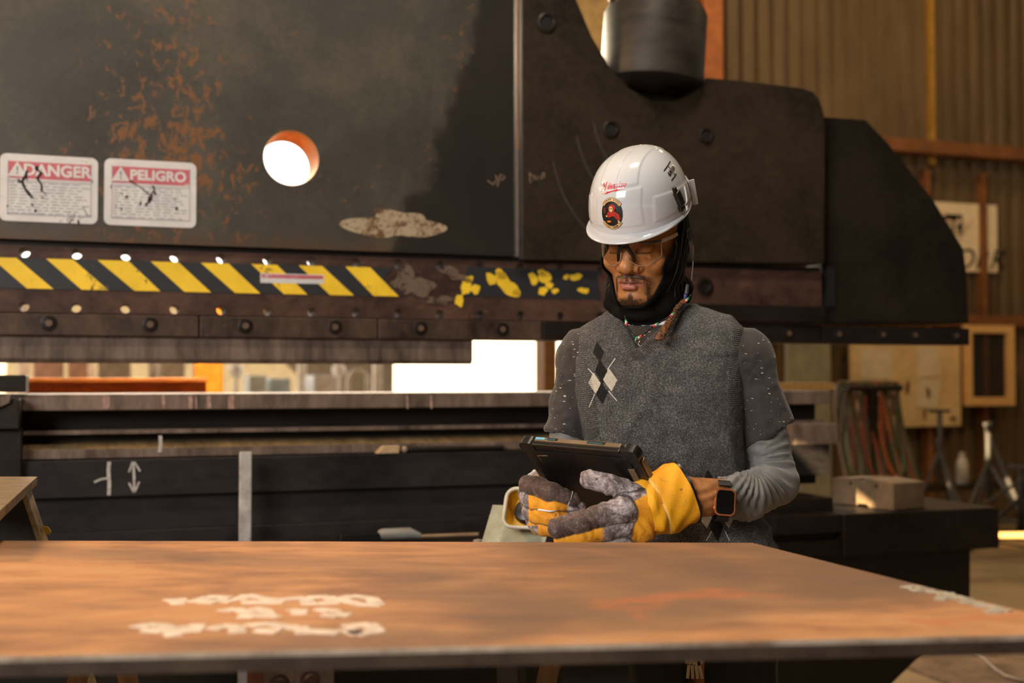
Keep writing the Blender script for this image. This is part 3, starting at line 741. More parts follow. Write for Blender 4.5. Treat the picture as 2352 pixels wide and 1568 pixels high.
# hose rack: post with an arm, hoses looped over
v = 2.6
hr = in_machine('hose_rack', 'steel post and arm holding looped hoses near the notice board', 'rack', MU(2000, v), v, 0)
zh = MZ(880, 2000, v)
m = MB(); m.box((-.03, -.03, 0), (.03, .03, zh - .02)); m.box((-.2, -.2, 0), (.2, .2, .015)); m.build('post', m_dark, hr)
m = MB(); m.tube([(-.20, -.02, zh - .03), (.22, -.02, zh - .03)], .022, 14); m.build('arm', m_dark, hr, smooth='auto')
hose_m = [plain('red_hose', (.24, .045, .016), .5), plain('green_hose', (.075, .085, .03), .5), plain('brown_hose', (.085, .045, .022), .5), plain('orange_hose', (.42, .10, .025), .5)]
NH = 22
for k in range(NH):
    t = k / (NH - 1); u = -.21 + .42 * t; rn = random.Random(k + 40)
    dr = rn.uniform(.62, .86) * (1 - .1 * abs(t - .5)); wv = rn.uniform(.05, .06)
    pts = []
    for i in range(25):
        a = 2 * math.pi * i / 24
        pts.append((u + wv * .55 * math.sin(a) + .02 * math.sin(2 * a + k) + .05 * (t - .5) * (1 - math.cos(a)), -.02 + (.045 + .05 * (1 - math.cos(a)) * .5) * math.cos(a / 1.0) * 1.0, zh + .012 - dr * (1 - math.cos(a)) / 2))
    ci = [2, 1, 2, 1, 0, 2, 2, 1, 1, 0, 2, 1, 2, 0, 1, 3, 2, 1, 2, 1, 0, 1][k]
    o = MB().tube(pts[:-1], .0100, 8, closed=True).build('hose', hose_m[ci], None, smooth=True)
    o.location = hr.location; o.rotation_euler = (0, 0, TH)
    tag(o, ['red', 'dark green', 'brown', 'bright orange'][ci] + ' rubber hose looped over the rack arm, %s from the left' % ['first', 'second', 'third', 'fourth', 'fifth', 'sixth', 'seventh', 'eighth', 'ninth', 'tenth', 'eleventh', 'twelfth', 'thirteenth', 'fourteenth', 'fifteenth', 'sixteenth', 'seventeenth', 'eighteenth', 'nineteenth', 'twentieth', 'twenty-first', 'twenty-second'][k], 'hose', 'rubber hoses looped over the rack')
# jack stands and struts cluttering the floor by the wall
def stand(px, py, d, hgt, label, lean=0.0, spread=.28, mat=m_dark):
    q = S(px, py, d); o = empty('tripod_stand', (q.x, d, 0), lean, label, 'stand', None)
    for k in range(3):
        a = 2 * math.pi * k / 3 + .5
        MB().tube([(0, 0, hgt * .72), (spread * math.cos(a), spread * math.sin(a), .012)], .014, 8).build('leg', mat, o, smooth=True)
    MB().tube([(0, 0, hgt * .45), (0, 0, hgt)], .02, 10).build('post', mat, o, smooth=True)
    MB().box((-.09, -.014, hgt - .012), (.09, .014, hgt + .012)).build('head', mat, o, bevel=.003)
    MB().tube([(spread * .6 * math.cos(.5 + 2 * math.pi * k / 3), spread * .6 * math.sin(.5 + 2 * math.pi * k / 3), hgt * .30) for k in range(3)], .008, 6, closed=True).build('brace', mat, o)
    return o
m_gs = plain('grey_strut', (.030, .026, .022), .6)
stand(2160, 1100, 9.4, 1.05, 'slim roller stand by the wall, the one beside the white bottle', .3, mat=m_gs)
stand(2270, 1100, 8.6, .98, 'thicker grey roller stand in front of the white bottle', 1.0, .42, m_gs)
stand(2345, 1100, 8.0, .72, 'low roller stand cut by the right edge of the view', 2.0, .5, m_dark)
for i, (a, b2, lab) in enumerate((((2150, 1010, 9.9), (2185, 1110, 9.6), 'short grey strut leaning on the wall below the notice board'), ((2272, 1000, 9.6), (2322, 1120, 9.2), 'long pale strut leaning under the timber frame'), ((2250, 1165, 7.6), (2352 + 20, 1085, 7.9), 'thin rod sloping up to the right above the timber'))):
    p, q = S(*a), S(*b2)
    if i < 2: q = p + (q - p) * ((.01 - p.z) / (q.z - p.z)) if i < 2 else q
    o = MB().tube([p, q], .022 if i < 2 else .012, 8).build('leaning_strut', m_gs, None, smooth='auto'); tag(o, lab, 'strut')
# workbench rail the bottle stands on
q = S(2210, 1110, 9.9); bn = empty('side_bench', (q.x, 9.9, 0), TH, 'low dark steel bench against the wall carrying a white bottle', 'bench')
MB().box((-.55, -.12, q.z - .05), (.75, .14, q.z)).build('bench_top', m_dark, bn, bevel=.004)
for x in (-.5, .68): MB().box((x - .02, -.1, 0), (x + .02, .12, q.z - .05)).build('leg', m_dark, bn)
bt = empty('white_bottle', (q.x, 9.9, q.z), 0, 'white plastic bottle with a dark collar standing on the low bench', 'bottle')
MB().lathe([(0, 0), (.045, 0), (.048, .01), (.048, .17), (.03, .21), (.018, .22)], (0, 0, 0), seg=20).build('body', plain('white_plastic', (.42, .38, .33), .4), bt, smooth='auto')
MB().lathe([(.02, .22), (.022, .225), (.022, .255), (0, .26)], (0, 0, 0), seg=16).build('cap', plain('white_cap', (.5, .46, .4), .4), bt, smooth='auto')
# timbers on the floor
for i, (px, py, d, L, rz, lab) in enumerate(((2370, 1203, 9.6, .95, .1, 'pale timber batten lying on the floor, back one of the pair'), (2375, 1212, 9.3, .9, -.04, 'pale timber batten lying on the floor, front one of the pair'))):
    q = S(px, py, d); o = MB().box((-.35, -.06, 0), (L, .06, .07)).build('timber_batten', m_lightwood, None, bevel=.004); o.location = (q.x - .05, d, 0.0); o.rotation_euler = (0, 0, rz); tag(o, lab, 'timber', None)
# plywood sheet on the floor under the machine's end, with a cable on it
o = MB().box((-.9, -.8, 0), (1.6, 1.2, .018)).build('plywood_sheet', steel('dirty_ply', (.075, .045, .028), (.24, .16, .10), (.03, .02, .015), .6, scale=5, rough=.6), None, bevel=.002)
o.location = (2.75, 5.35, .0); o.rotation_euler = (0, 0, .3); tag(o, 'dirty brown plywood sheet on the floor beyond the plate', 'plywood sheet')
pts = [S(x, y, 1) for x, y in ((2230, 1490), (2262, 1512), (2285, 1535), (2310, 1552), (2345, 1562), (2420, 1570))]
pp = []
for x, y in ((2180, 1480), (2230, 1490), (2262, 1512), (2285, 1535), (2310, 1552), (2345, 1562), (2420, 1570)):
    r = ray(x, y); t = (.028 - CZ) / r.z; pp.append(Vector((0, 0, CZ)) + r * t)
o = MB().tube(pp, .009, 8).build('power_cable', plain('grey_brown_cable', (.20, .14, .10), .5), None, smooth=True); tag(o, 'grey brown cable curving over the plywood on the floor', 'cable')
# panels seen under the ram beside the man's shoulder
o = MB().box((0, 0, 0), (.40, .03, 1.15)).build('standing_panel', plain('pale_grey_sheet', (.26, .24, .17), .6), None)
v = 4.2; o.location = W(MU(1808, v), v, MZ(880, 1808, v) - .6); o.rotation_euler = (0, 0, TH); o.location.z = 0; o.scale = (1, 1, MZ(782, 1808, v) / 1.15); tag(o, 'pale grey sheet panel standing behind the press beside his shoulder', 'panel')
# stacked orange beam seen over the die rail at the right
o = MB().box((0, 0, -.03), (2.4, .1, .0)).build('timber_plank', plain('ochre_plank', (.50, .27, .07), .6), None); v = .30
o.location = W(MU(1620, v), .262, MZ(890, 1850, .27) ); o.rotation_euler = (0, 0, TH); o.scale = ((MU(1905, .3) - MU(1620, .3)) / 2.4, 1, 1); tag(o, 'ochre plank laid along the back of the die rail', 'plank')
o.location.z = Z(903) + .0305

# ================================================================== BEHIND THE PRESS, THROUGH THE GAP
m_ob = plain('orange_beam_primer', (.85, .30, .07), .5)  # one even orange over the whole beam
def box_at(name, px0, py0, px1, py1, v, th, mat, label, cat, floor=True, group=None, bevel=.01):
    u0, z1 = M(px0, py0, v); u1, z0 = M(px1, py1, v)
    if floor: z0 = 0
    o = MB().box((0, 0, 0), (u1 - u0, th, z1 - z0)).build(name, mat, None, bevel=bevel)
    o.location = W(u0, v, z0); o.rotation_euler = (0, 0, TH); return tag(o, label, cat, group)
# steel beams stacked just behind the press
bm = empty('steel_beam', W(MU(60, 1.0), 1.0, 0), TH, 'long orange primed steel beam behind the press gap', 'steel beam')
L = MU(455, 1.0) - MU(40, 1.0); z1 = MZ(868, 200, 1.0); z0 = z1 - .16
for nm, a in (('top_flange', (z1 - .016, z1)), ('bottom_flange', (z0, z0 + .016))):
    MB().box((0, -.08, a[0]), (L, .08, a[1])).build(nm, m_ob, bm, bevel=.002)
MB().box((0, -.006, z0 + .016), (L, .006, z1 - .016)).build('web', m_ob, bm)
for x in (.2, L - .3): MB().box((x, -.1, 0), (x + .06, .1, z0)).build('support', m_dark, bm)
box_at('orange_column', 449, 700, 513, 905, 1.25, .15, plain('orange_column', (.90, .36, .04), .5), 'bright orange column standing behind the press gap', 'column')
# things outside the big opening
m_wp = plain('white_post', (.80, .74, .66), .5)
VO = 9.0
for i, (a, b2, t, lab) in enumerate(((0, 14, 660, 'first pale post from the left seen through the gap'), (44, 66, 640, 'second pale post from the left seen through the gap'), (202, 218, 640, 'pale post between the two pink crates and the grey pallet'), (343, 360, 640, 'pale post just left of the orange column'), (686, 704, 640, 'pale post between the orange column and the white hoop'), (860, 878, 640, 'yellow tinted post beside the bright white trailer'))):
    box_at('fence_post', a, t, b2, 905, VO - .5 * (i % 2), .08, m_wp, lab, 'post')
for i, (a, t, b2, c, lab) in enumerate(((76, 838, 142, (.62, .36, .26), 'pinkish crate left of the first pair through the gap'), (156, 838, 200, (.60, .34, .22), 'pinkish crate right of the first pair through the gap'), (225, 840, 300, (.42, .34, .25), 'beige crate behind the orange beam'), (368, 838, 425, (.52, .44, .33), 'beige crate nearest the orange column'))):
    box_at('crate', a, t - 30, b2, 905, 8.2, .6, plain('crate_%d' % i, c, .6), lab, 'crate')
box_at('storage_tank', 572, 862, 612, 905, 7.6, .5, plain('pale_blue_a', (.62, .70, .74), .4), 'small pale blue bin right of the orange column', 'bin')
box_at('storage_tank', 622, 868, 668, 905, 7.8, .5, plain('pale_blue_b', (.50, .62, .68), .4), 'wider dusty blue bin right of the small pale bin', 'bin')
box_at('storage_tank', 720, 862, 768, 905, 7.5, .5, plain('pale_bin', (.78, .76, .78), .4), 'white bin left of the white hoop', 'bin')
for px, py, lab in ((542, 850, 'white round lamp beside the orange column'), (778, 851, 'white round lamp left of the white hoop')):
    q = M(px, py, 7.9); e = in_machine('globe_lamp', lab, 'lamp', q[0], 7.9, 0)
    MB().lathe([(0, -.075), (.05, -.055), (.075, 0), (.05, .055), (0, .075)], (0, 0, q[1]), seg=20).build('globe', m_wp, e, smooth=True)
    MB().tube([(0, 0, 0), (0, 0, q[1] - .07)], .02, 8).build('pole', m_wp, e)
q = M(822, 878, 6.2); e = in_machine('white_hoop', 'white arched hoop of pipe seen through the gap', 'hoop', q[0], 6.2, 0)
MB().tube([(-.085, 0, 0), (-.085, 0, q[1])] + [(-.085 * math.cos(a), 0, q[1] + .10 * math.sin(a)) for a in [k * math.pi / 10 for k in range(1, 10)]] + [(.085, 0, q[1]), (.085, 0, 0)], .022, 10).build('pipe', m_wp, e, smooth=True)
# long tan fence, ground, white trailer added for the bright daylight
m = MB(); m.box((-30, 13, 0), (MU(905, 13), 13.1, 2.3)); fe = place(m.build('boundary_fence', plain('tan_fence', (.115, .098, .075), .7))); tag(fe, 'tan boundary fence far beyond the open door', 'fence')
m = MB(); m.box((-30, WV + .2, -.15), (30, 40, -.01)); struct(place(m.build('ground', plain('pale_yard', (.55, .47, .36), .8))))
tr = in_machine('stand_in_trailer', 'white box trailer added to stand in for bright daylight beyond the press', 'trailer', MU(897, 19.0), 19.0, 0)
Lt = MU(1340, 19.0) - MU(897, 19.0); m_tr = plain('white_trailer_skin', (.93, .91, .88), .5, var=.03)
MB().box((0, 0, .9), (Lt, 2.4, 3.6)).build('body', m_tr, tr, bevel=.02); MB().box((0, .02, .5), (Lt, 2.3, .9)).build('chassis', m_tr, tr)
for x in (.5, Lt - .6): MB().lathe([(0, -.13), (.46, -.13), (.5, -.1), (.5, .1), (.46, .13), (0, .13)], (x, .25, .5), (0, 1, 0), 28).build('wheel', m_dark, tr, smooth='auto')

# ================================================================== SHELL WITH ASSUMED SKYLIGHTS
H = 7.4
sun_targets = [(W(MU(1922, -.02), -.02, zt0 + .078), .085, .10), (S(2345, 1200, 9.4), .35, .25)]  # assumed roof slots lined up so sun reaches block and battens
holes = []
for p, a, b2 in sun_targets:
    t = (H - p.z) / SUNDIR.z; q = p + SUNDIR * t; holes.append([(q.x - a, q.y - b2), (q.x + a, q.y - b2), (q.x + a, q.y + b2), (q.x - a, q.y + b2)])
print('skylights', holes)
m = MB(); m.prism([(-9, -7), (16, -7), (16, 16), (-9, 16)], H, H + .05, holes, axis='z'); struct(m.build('ceiling', m_dim))
# trim the roof to the room outline: back edge follows the wall; side walls and front wall
m = MB(); m.box((-9.1, -7, 0), (-9, 6.0, H)); struct(m.build('wall_left', m_dim))
m = MB(); m.box((-9, -7.1, 0), (16, -7, H)); struct(m.build('wall_front', m_dim))
m = MB(); m.box((12, -7, 0), (12.1, 13, H)); struct(m.build('wall_right', m_dim))

# ================================================================== FOREGROUND RUSTY PLATE
zp = S(1000, 1242, 2.14).z
def onz(px, py, z):
    r = ray(px, py); t = (z - CZ) / r.z; return Vector((0, 0, CZ)) + r * t
PTH = .019
cs4 = [onz(-500, 1239, zp), onz(1732, 1246, zp), onz(2352, 1402, zp), onz(2352, 1462, zp), onz(0, 1512, zp)]
A, B = cs4[0], cs4[1]; dr = (cs4[2] - B).normalized(); dn = (cs4[3] - cs4[4])
def isect(p, d, q, e):
    den = d.x * e.y - d.y * e.x; t = ((q.x - p.x) * e.y - (q.y - p.y) * e.x) / den; return p + d * t
C = isect(B, dr, cs4[4], dn); D = isect(cs4[4], dn, Vector((A.x, 0, zp)), Vector((0, 1, 0)))
pc = (A + B + C + D) / 4; pl = empty('steel_plate', (pc.x, pc.y, zp - PTH), 0, 'big rusty orange brown steel plate across the foreground with chalk scrawls', 'steel plate')


def mat_plate():
    t = NT('rusty_plate'); v = t.mapping((1, 1.5, 1), (0, 0, .25))
    f = t.noise(2.6, 7, .62, v, .8); g = t.noise(11, 5, .65, t.mapping((.5, 2.2, 1), (0, 0, -.1)), .5); h = t.noise(1.1, 4, .5, t.mapping(loc=(5, 2, 0)), .6)
    c = t.ramp(t.math('ADD', t.math('MULTIPLY', f, .6), t.math('MULTIPLY', g, .4)), [(.32, (.14, .075, .045)), (.43, (.34, .155, .070)), (.55, (.56, .265, .108)), (.70, (.60, .36, .19))])
    c = t.mix(t.math('MULTIPLY', t.step(h, .47, .64), .8), c, (.17, .10, .062))
    c = t.mix(t.math('MULTIPLY', t.step(f, .60, .68), .6), c, (.50, .15, .05))
    t.bump(g, .12, .002)
    return t.out(c, .62, 0.0)


mp = mat_plate()
m = MB(); m.prism([((p - pc).x, (p - pc).y) for p in (A, B, C, D)], 0, PTH, axis='z')
plate = m.build('plate', mp, pl, bevel=.003)
# paler strip along the near top edge, darker near face below
dd = (C - D).normalized(); nn = Vector((dd.y, -dd.x, 0))
e0, e1 = D - pc, C - pc
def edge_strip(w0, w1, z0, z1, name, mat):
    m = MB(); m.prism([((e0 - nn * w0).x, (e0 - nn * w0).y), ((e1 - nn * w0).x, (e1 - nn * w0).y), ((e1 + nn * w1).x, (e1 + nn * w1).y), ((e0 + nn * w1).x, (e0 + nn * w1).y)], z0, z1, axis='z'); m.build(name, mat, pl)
edge_strip(.007, .0012, PTH - .004, PTH + .0008, 'pale_edge', steel('pale_edge_steel', (.16, .11, .075), (.48, .40, .33), None, scale=7, rough=.5))
edge_strip(.001, .0010, .0, PTH - .004, 'near_face', steel('dark_near_face', (.02, .012, .008), (.07, .045, .028), None, scale=9, rough=.6))
# chalk scrawls: worn soap-stone strokes
ZK = [0]
def zstroke(mb, pts, wd):
    ZK[0] += 1; top_ = PTH + .0006 + ZK[0] * .00003
    p = [onz(x, y, zp) - pc for x, y in pts]
    for i in range(len(p) - 1):
        d = (p[i + 1] - p[i]).normalized(); q = Vector((-d.y, d.x, 0)) * wd * .5
        mb.prism([((p[i] + q - d * wd * .3).x, (p[i] + q).y), ((p[i + 1] + q).x, (p[i + 1] + q).y), ((p[i + 1] - q).x, (p[i + 1] - q).y), ((p[i] - q).x, (p[i] - q).y)], PTH, top_ + i * .00001, axis='z')
m = MB()
for pts in ([(385, 1380), (430, 1376)], [(395, 1386), (425, 1385)], [(445, 1384), (480, 1370), (530, 1372)], [(470, 1386), (500, 1378), (535, 1382)], [(548, 1378), (570, 1366), (600, 1374), (640, 1378), (700, 1372), (712, 1390)], [(560, 1384), (650, 1384)], [(715, 1372), (755, 1370), (770, 1384), (730, 1386)], [(778, 1378), (810, 1368), (855, 1374), (868, 1390), (820, 1388), (780, 1376)],
            [(515, 1404), (545, 1398), (572, 1410), (560, 1420)], [(585, 1396), (610, 1402), (620, 1418), (640, 1414)], [(600, 1418), (612, 1410)], [(672, 1404), (690, 1400), (686, 1412)], [(732, 1398), (760, 1404), (780, 1402)], [(745, 1412), (780, 1416), (795, 1408)],
            [(315, 1442), (345, 1434), (385, 1438), (400, 1462)], [(330, 1448), (378, 1450)], [(415, 1440), (440, 1452), (455, 1434)], [(425, 1446), (450, 1446)], [(488, 1446), (515, 1438), (545, 1440), (545, 1454)], [(575, 1438), (620, 1432), (660, 1442)], [(590, 1448), (640, 1452)], [(660, 1444), (690, 1440), (700, 1456)], [(715, 1450), (750, 1452), (780, 1454)], [(800, 1440), (850, 1434), (866, 1450), (820, 1458), (795, 1446)], [(805, 1452), (850, 1456)]):
    zstroke(m, pts, .020)
m.build('chalk_scrawl', plain('plate_chalk', (.72, .58, .46), .9, var=.25, scale=40), pl)
m = MB()
for pts in ([(2082, 1350), (2100, 1346), (2120, 1352)], [(2098, 1356), (2118, 1356)], [(2132, 1354), (2142, 1362)], [(2152, 1362), (2178, 1362), (2186, 1376)], [(2166, 1368), (2158, 1378)], [(2198, 1370), (2226, 1378)], [(2210, 1384), (2244, 1384), (2250, 1394)], [(2256, 1390), (2286, 1394), (2290, 1406)], [(2268, 1402), (2284, 1408)], [(2296, 1400), (2322, 1404)]):
    zstroke(m, pts, .014)
m.build('chalk_scrawl', plain('plate_chalk_b', (.42, .37, .28), .9, var=.25, scale=40), pl)
# steel sawhorses under the plate
def trestle(px, d, label):
    x = (px - 1176) / FPX * d; o = empty('plate_trestle', (x, d, 0), 0, label, 'trestle')
    h = zp - PTH
    MB().box((-.04, -.36, h - .06), (.04, .30, h - .001)).build('top_rail', m_dark, o, bevel=.003)
    for sy in (-.28, .22):
        for sx in (-1, 1):
            MB().tube([(sx * .01, sy, h - .05), (sx * .22, sy, 0.012)], .017, 8).build('leg', plain('trestle_tan_%d_%d' % (px, sx), (.30, .18, .07), .5), o, smooth='auto')
        MB().tube([(-.13, sy, h * .42), (.13, sy, h * .42)], .010, 8).build('cross_brace', m_dark, o)
trestle(1330, 1.80, 'steel trestle carrying the plate near the man')
trestle(130, 1.80, 'steel trestle carrying the left part of the plate')
# grey bolted bracket low under the plate
vb2 = in_machine('bolted_bracket', 'grey steel bracket with bolts seen below the plate', 'bracket', MU(685, -.5), -.5, 0)
hh = MZ(1500, 685, -.5)
MB().box((-.10, 0, 0), (.11, .04, hh)).build('plate', m_worn, vb2, bevel=.003)
MB().box((-.135, -.02, 0), (-.10, .06, hh)).build('flange', plain('rust_flange', (.10, .03, .012), .6), vb2, bevel=.003)
for x, z in ((.04, hh - .08), (-.05, hh - .085)):
    MB().lathe([(0, -.016), (.017, -.014), (.02, -.008), (.02, 0), (.03, 0), (.03, .004)], (x, -.003, z), (0, 1, 0), 20).build('bolt', m_brown, vb2, smooth='auto')

# ================================================================== SDF TOOLKIT (implicit surfaces -> one continuous skin)
class G:
    def __init__(s, lo, hi, h):
        s.lo = np.array(lo, np.float32); s.h = h
        n = np.ceil((np.array(hi) - s.lo) / h).astype(int) + 1; s.n = n
        ax = [s.lo[i] + h * np.arange(n[i], dtype=np.float32) for i in range(3)]
        s.X, s.Y, s.Z = np.meshgrid(*ax, indexing='ij')
        s.F = np.full(s.X.shape, 1.0, np.float32)
def P3(p): return tuple(float(x) for x in p)
def d_ell(g, c, r, R=None):
    x, y, z = g.X - c[0], g.Y - c[1], g.Z - c[2]
    if R is not None:
        x, y, z = (R[0][0] * x + R[0][1] * y + R[0][2] * z, R[1][0] * x + R[1][1] * y + R[1][2] * z, R[2][0] * x + R[2][1] * y + R[2][2] * z)
    k0 = np.sqrt((x / r[0]) ** 2 + (y / r[1]) ** 2 + (z / r[2]) ** 2); k1 = np.sqrt((x / r[0] ** 2) ** 2 + (y / r[1] ** 2) ** 2 + (z / r[2] ** 2) ** 2)
    return k0 * (k0 - 1) / np.maximum(k1, 1e-6)
def d_cap(g, a, b, ra, rb=None):
    rb = ra if rb is None else rb
    a = P3(a); b = P3(b); bx, by, bz = b[0] - a[0], b[1] - a[1], b[2] - a[2]; L = bx * bx + by * by + bz * bz + 1e-9
    t = np.clip(((g.X - a[0]) * bx + (g.Y - a[1]) * by + (g.Z - a[2]) * bz) / L, 0, 1)
    dx, dy, dz = g.X - a[0] - t * bx, g.Y - a[1] - t * by, g.Z - a[2] - t * bz
    return np.sqrt(dx * dx + dy * dy + dz * dz) - (ra + (rb - ra) * t)
def smin(a, b, k):
    if k <= 0: return np.minimum(a, b)
    h = np.clip(.5 + .5 * (b - a) / k, 0, 1); return b + (a - b) * h - k * h * (1 - h)
def smax(a, b, k): return -smin(-a, -b, k)
def chain(g, pts, rs, F, k=.01, kk=None):
    d = None
    for i in range(len(pts) - 1):
        e = d_cap(g, pts[i], pts[i + 1], rs[i], rs[i + 1]); d = e if d is None else smin(d, e, .004)
    return smin(F, d, k)


def surfnets(F, lo, h):
    F = F.astype(np.float32); s = F < 0; nx, ny, nz = F.shape
    c = np.zeros((nx - 1, ny - 1, nz - 1), np.uint8); O = [(i, j, k) for i in (0, 1) for j in (0, 1) for k in (0, 1)]
    for i, j, k in O: c += s[i:nx - 1 + i, j:ny - 1 + j, k:nz - 1 + k]
    cells = np.argwhere((c > 0) & (c < 8)); idx = -np.ones(c.shape, np.int64); idx[tuple(cells.T)] = np.arange(len(cells))
    acc = np.zeros((len(cells), 3), np.float32); cnt = np.zeros(len(cells), np.float32)
    for a in range(8):
        for b in range(a + 1, 8):
            oa, ob = np.array(O[a]), np.array(O[b])
            if np.abs(oa - ob).sum() != 1: continue
            fa = F[tuple((cells + oa).T)]; fb = F[tuple((cells + ob).T)]; m = (fa < 0) != (fb < 0)
            t = np.where(m, fa / np.where(m, fa - fb, 1), 0)[:, None]; p = oa + t * (ob - oa)
            acc += np.where(m[:, None], p, 0); cnt += m
    V = (cells + acc / cnt[:, None]) * h + np.array(lo)
    Q = []
    for ax in range(3):
        sl0 = [slice(None)] * 3; sl1 = [slice(None)] * 3; sl0[ax] = slice(0, -1); sl1[ax] = slice(1, None)
        d = s[tuple(sl0)] != s[tuple(sl1)]; e = np.argwhere(d); o1, o2 = [q for q in range(3) if q != ax]
        e = e[(e[:, o1] > 0) & (e[:, o2] > 0) & (e[:, o1] < F.shape[o1] - 1) & (e[:, o2] < F.shape[o2] - 1)]
        u = np.zeros(3, int); v = np.zeros(3, int); u[o1] = 1; v[o2] = 1
        q = np.stack([idx[tuple((e - u - v).T)], idx[tuple((e - v).T)], idx[tuple(e.T)], idx[tuple((e - u).T)]], 1)
        flip = s[tuple(e.T)]
        if ax == 1: flip = ~flip
        q[~flip] = q[~flip][:, ::-1]; Q.append(q)
    return V.astype(np.float64), np.concatenate(Q)


def vnoise(P, scale, seed=0):
    """smooth value noise on an Nx3 array, roughly -1..1"""
    q = P * scale + seed * 17.3; i = np.floor(q).astype(np.int64); f = q - i; f = f * f * (3 - 2 * f); out = 0
    def hsh(a, b, c): 
        n = (a * 73856093) ^ (b * 19349663) ^ (c * 83492791) ^ (seed * 1013); n = (n ^ (n >> 13)) * 1274126177 & 0x7fffffff; return (n % 65536) / 32768.0 - 1
    for a in (0, 1):
        for b in (0, 1):
            for c in (0, 1):
                wgt = (f[:, 0] if a else 1 - f[:, 0]) * (f[:, 1] if b else 1 - f[:, 1]) * (f[:, 2] if c else 1 - f[:, 2])
                out = out + wgt * hsh(i[:, 0] + a, i[:, 1] + b, i[:, 2] + c)
    return out


def normals(V, Q):
    n = np.cross(V[Q[:, 2]] - V[Q[:, 0]], V[Q[:, 3]] - V[Q[:, 1]]); N = np.zeros_like(V)
    for k in range(4): np.add.at(N, Q[:, k], n)
    return N / (np.linalg.norm(N, axis=1, keepdims=True) + 1e-12)


def relax(V, Q, it=2, lam=.5):
    E = np.concatenate([Q[:, [0, 1]], Q[:, [1, 2]], Q[:, [2, 3]], Q[:, [3, 0]]])
    for _ in range(it):
        A = np.zeros_like(V); c = np.zeros(len(V)); np.add.at(A, E[:, 0], V[E[:, 1]]); np.add.at(A, E[:, 1], V[E[:, 0]]); np.add.at(c, E[:, 0], 1); np.add.at(c, E[:, 1], 1)
        V = V + lam * (A / c[:, None] - V)
    return V


def skin(name, g, mat, parent, disp=None, attrs=None, it=1, xf=None, Q2=None):
    V, Q = surfnets(g.F, g.lo, g.h); V = relax(V, Q, it)
    if disp is not None: V = V + normals(V, Q) * disp(V)[:, None]
    A = {k: f(V) for k, f in (attrs or {}).items()}
    if xf is not None: V = V @ np.array(xf.to_3x3()).T + np.array(xf.translation)
    if Q2: V, Q, A = Q2(V, Q, A)
    me = bpy.data.meshes.new(name); me.from_pydata(V.tolist(), [], Q.tolist()); me.update()
    o = link(name, me, mat, parent, True)
    for k, a in A.items():
        at = me.attributes.new(k, 'FLOAT', 'POINT'); at.data.foreach_set('value', np.asarray(a, np.float32))
    return o


# ================================================================== THE MAN
man = empty('person', (0, 0, 0), 0, 'man in white hard hat, black hood and grey argyle vest, looking down at a tablet', 'person')
YW = math.radians(28); PT = math.radians(16); RL = math.radians(-3)
HO = S(1478, 551, 2.47)
HM = Matrix.Translation(HO) @ Matrix.Rotation(math.pi - YW, 4, 'Z') @ Matrix.Rotation(-PT, 4, 'X') @ Matrix.Rotation(RL, 4, 'Y')
# local head frame: -x is his left after the half turn, so x is mirrored: +x = viewer's left
def sstep(x, a, b): t = np.clip((x - a) / (b - a), 0, 1); return t * t * (3 - 2 * t)


def head_sdf(g, detail=True):
    F = d_ell(g, (0, -.012, .035), (.074, .094, .098))
    F = smin(F, d_ell(g, (0, .018, -.045), (.062, .068, .074)), .03)
    F = smin(F, d_cap(g, (0, .062, -.104), (0, .064, -.098), .026), .028)
    for s in (-1, 1):
        F = smin(F, d_cap(g, (s * .054, .0, -.068), (s * .020, .068, -.108), .019, .016), .02)
        F = smin(F, d_ell(g, (s * .043, .056, -.034), (.024, .024, .020)), .018)
        F = smin(F, d_cap(g, (s * .004, .082, .020), (s * .040, .068, .022), .014, .012), .014)
    if not detail: return F
    for s in (-1, 1):
        F = smax(F, -d_ell(g, (s * .032, .098, -.004), (.022, .018, .015)), .014)
        F = smin(F, d_ell(g, (s * .032, .070, -.004), (.0155, .0150, .0135)), .004)
        F = smin(F, d_cap(g, (s * .020, .0825, -.0095), (s * .042, .0790, -.0105), .0028, .0024), .003)      # lower edge of the lowered lid
        F = smin(F, d_cap(g, (s * .018, .0815, -.018), (s * .042, .0775, -.021), .004), .008)
    F = smin(F, d_cap(g, (0, .078, .012), (0, .099, -.032), .0095, .0125), .010)
    F = smin(F, d_ell(g, (0, .1025, -.0395), (.0138, .0135, .0115)), .011)
    for s in (-1, 1):
        F = smin(F, d_ell(g, (s * .0185, .0885, -.0425), (.0112, .0125, .0092)), .007)
        F = smax(F, -d_ell(g, (s * .0095, .100, -.0515), (.0052, .0075, .0045)), .003)
        F = smax(F, -d_cap(g, (s * .027, .094, -.043), (s * .041, .082, -.072), .0040), .007)         # nasolabial fold
    F = smin(F, d_ell(g, (0, .066, -.074), (.034, .026, .024)), .012)
    # upper and lower lip
    for s in (-1, 1):
        F = smin(F, d_cap(g, (s * .006, .0945, -.0675), (s * .024, .0825, -.0715), .0068, .0040), .003)
        F = smin(F, d_cap(g, (s * .001, .0925, -.0795), (s * .019, .0835, -.0775), .0080, .0050), .003)
    F = smin(F, d_cap(g, (-.009, .0930, -.0800), (.009, .0930, -.0800), .0078), .003)
    for s in (-1, 1): F = smax(F, -d_cap(g, (0, .1020, -.0728), (s * .026, .0870, -.0742), .0016, .0010), .0015)
    F = smax(F, -d_ell(g, (0, .0965, -.0905), (.016, .006, .0045)), .006)
    F = smax(F, -d_cap(g, (0, .1000, -.0575), (0, .0975, -.0640), .0022), .004)
    F = smin(F, d_ell(g, (0, .072, -.104), (.020, .014, .014)), .010)
    return F


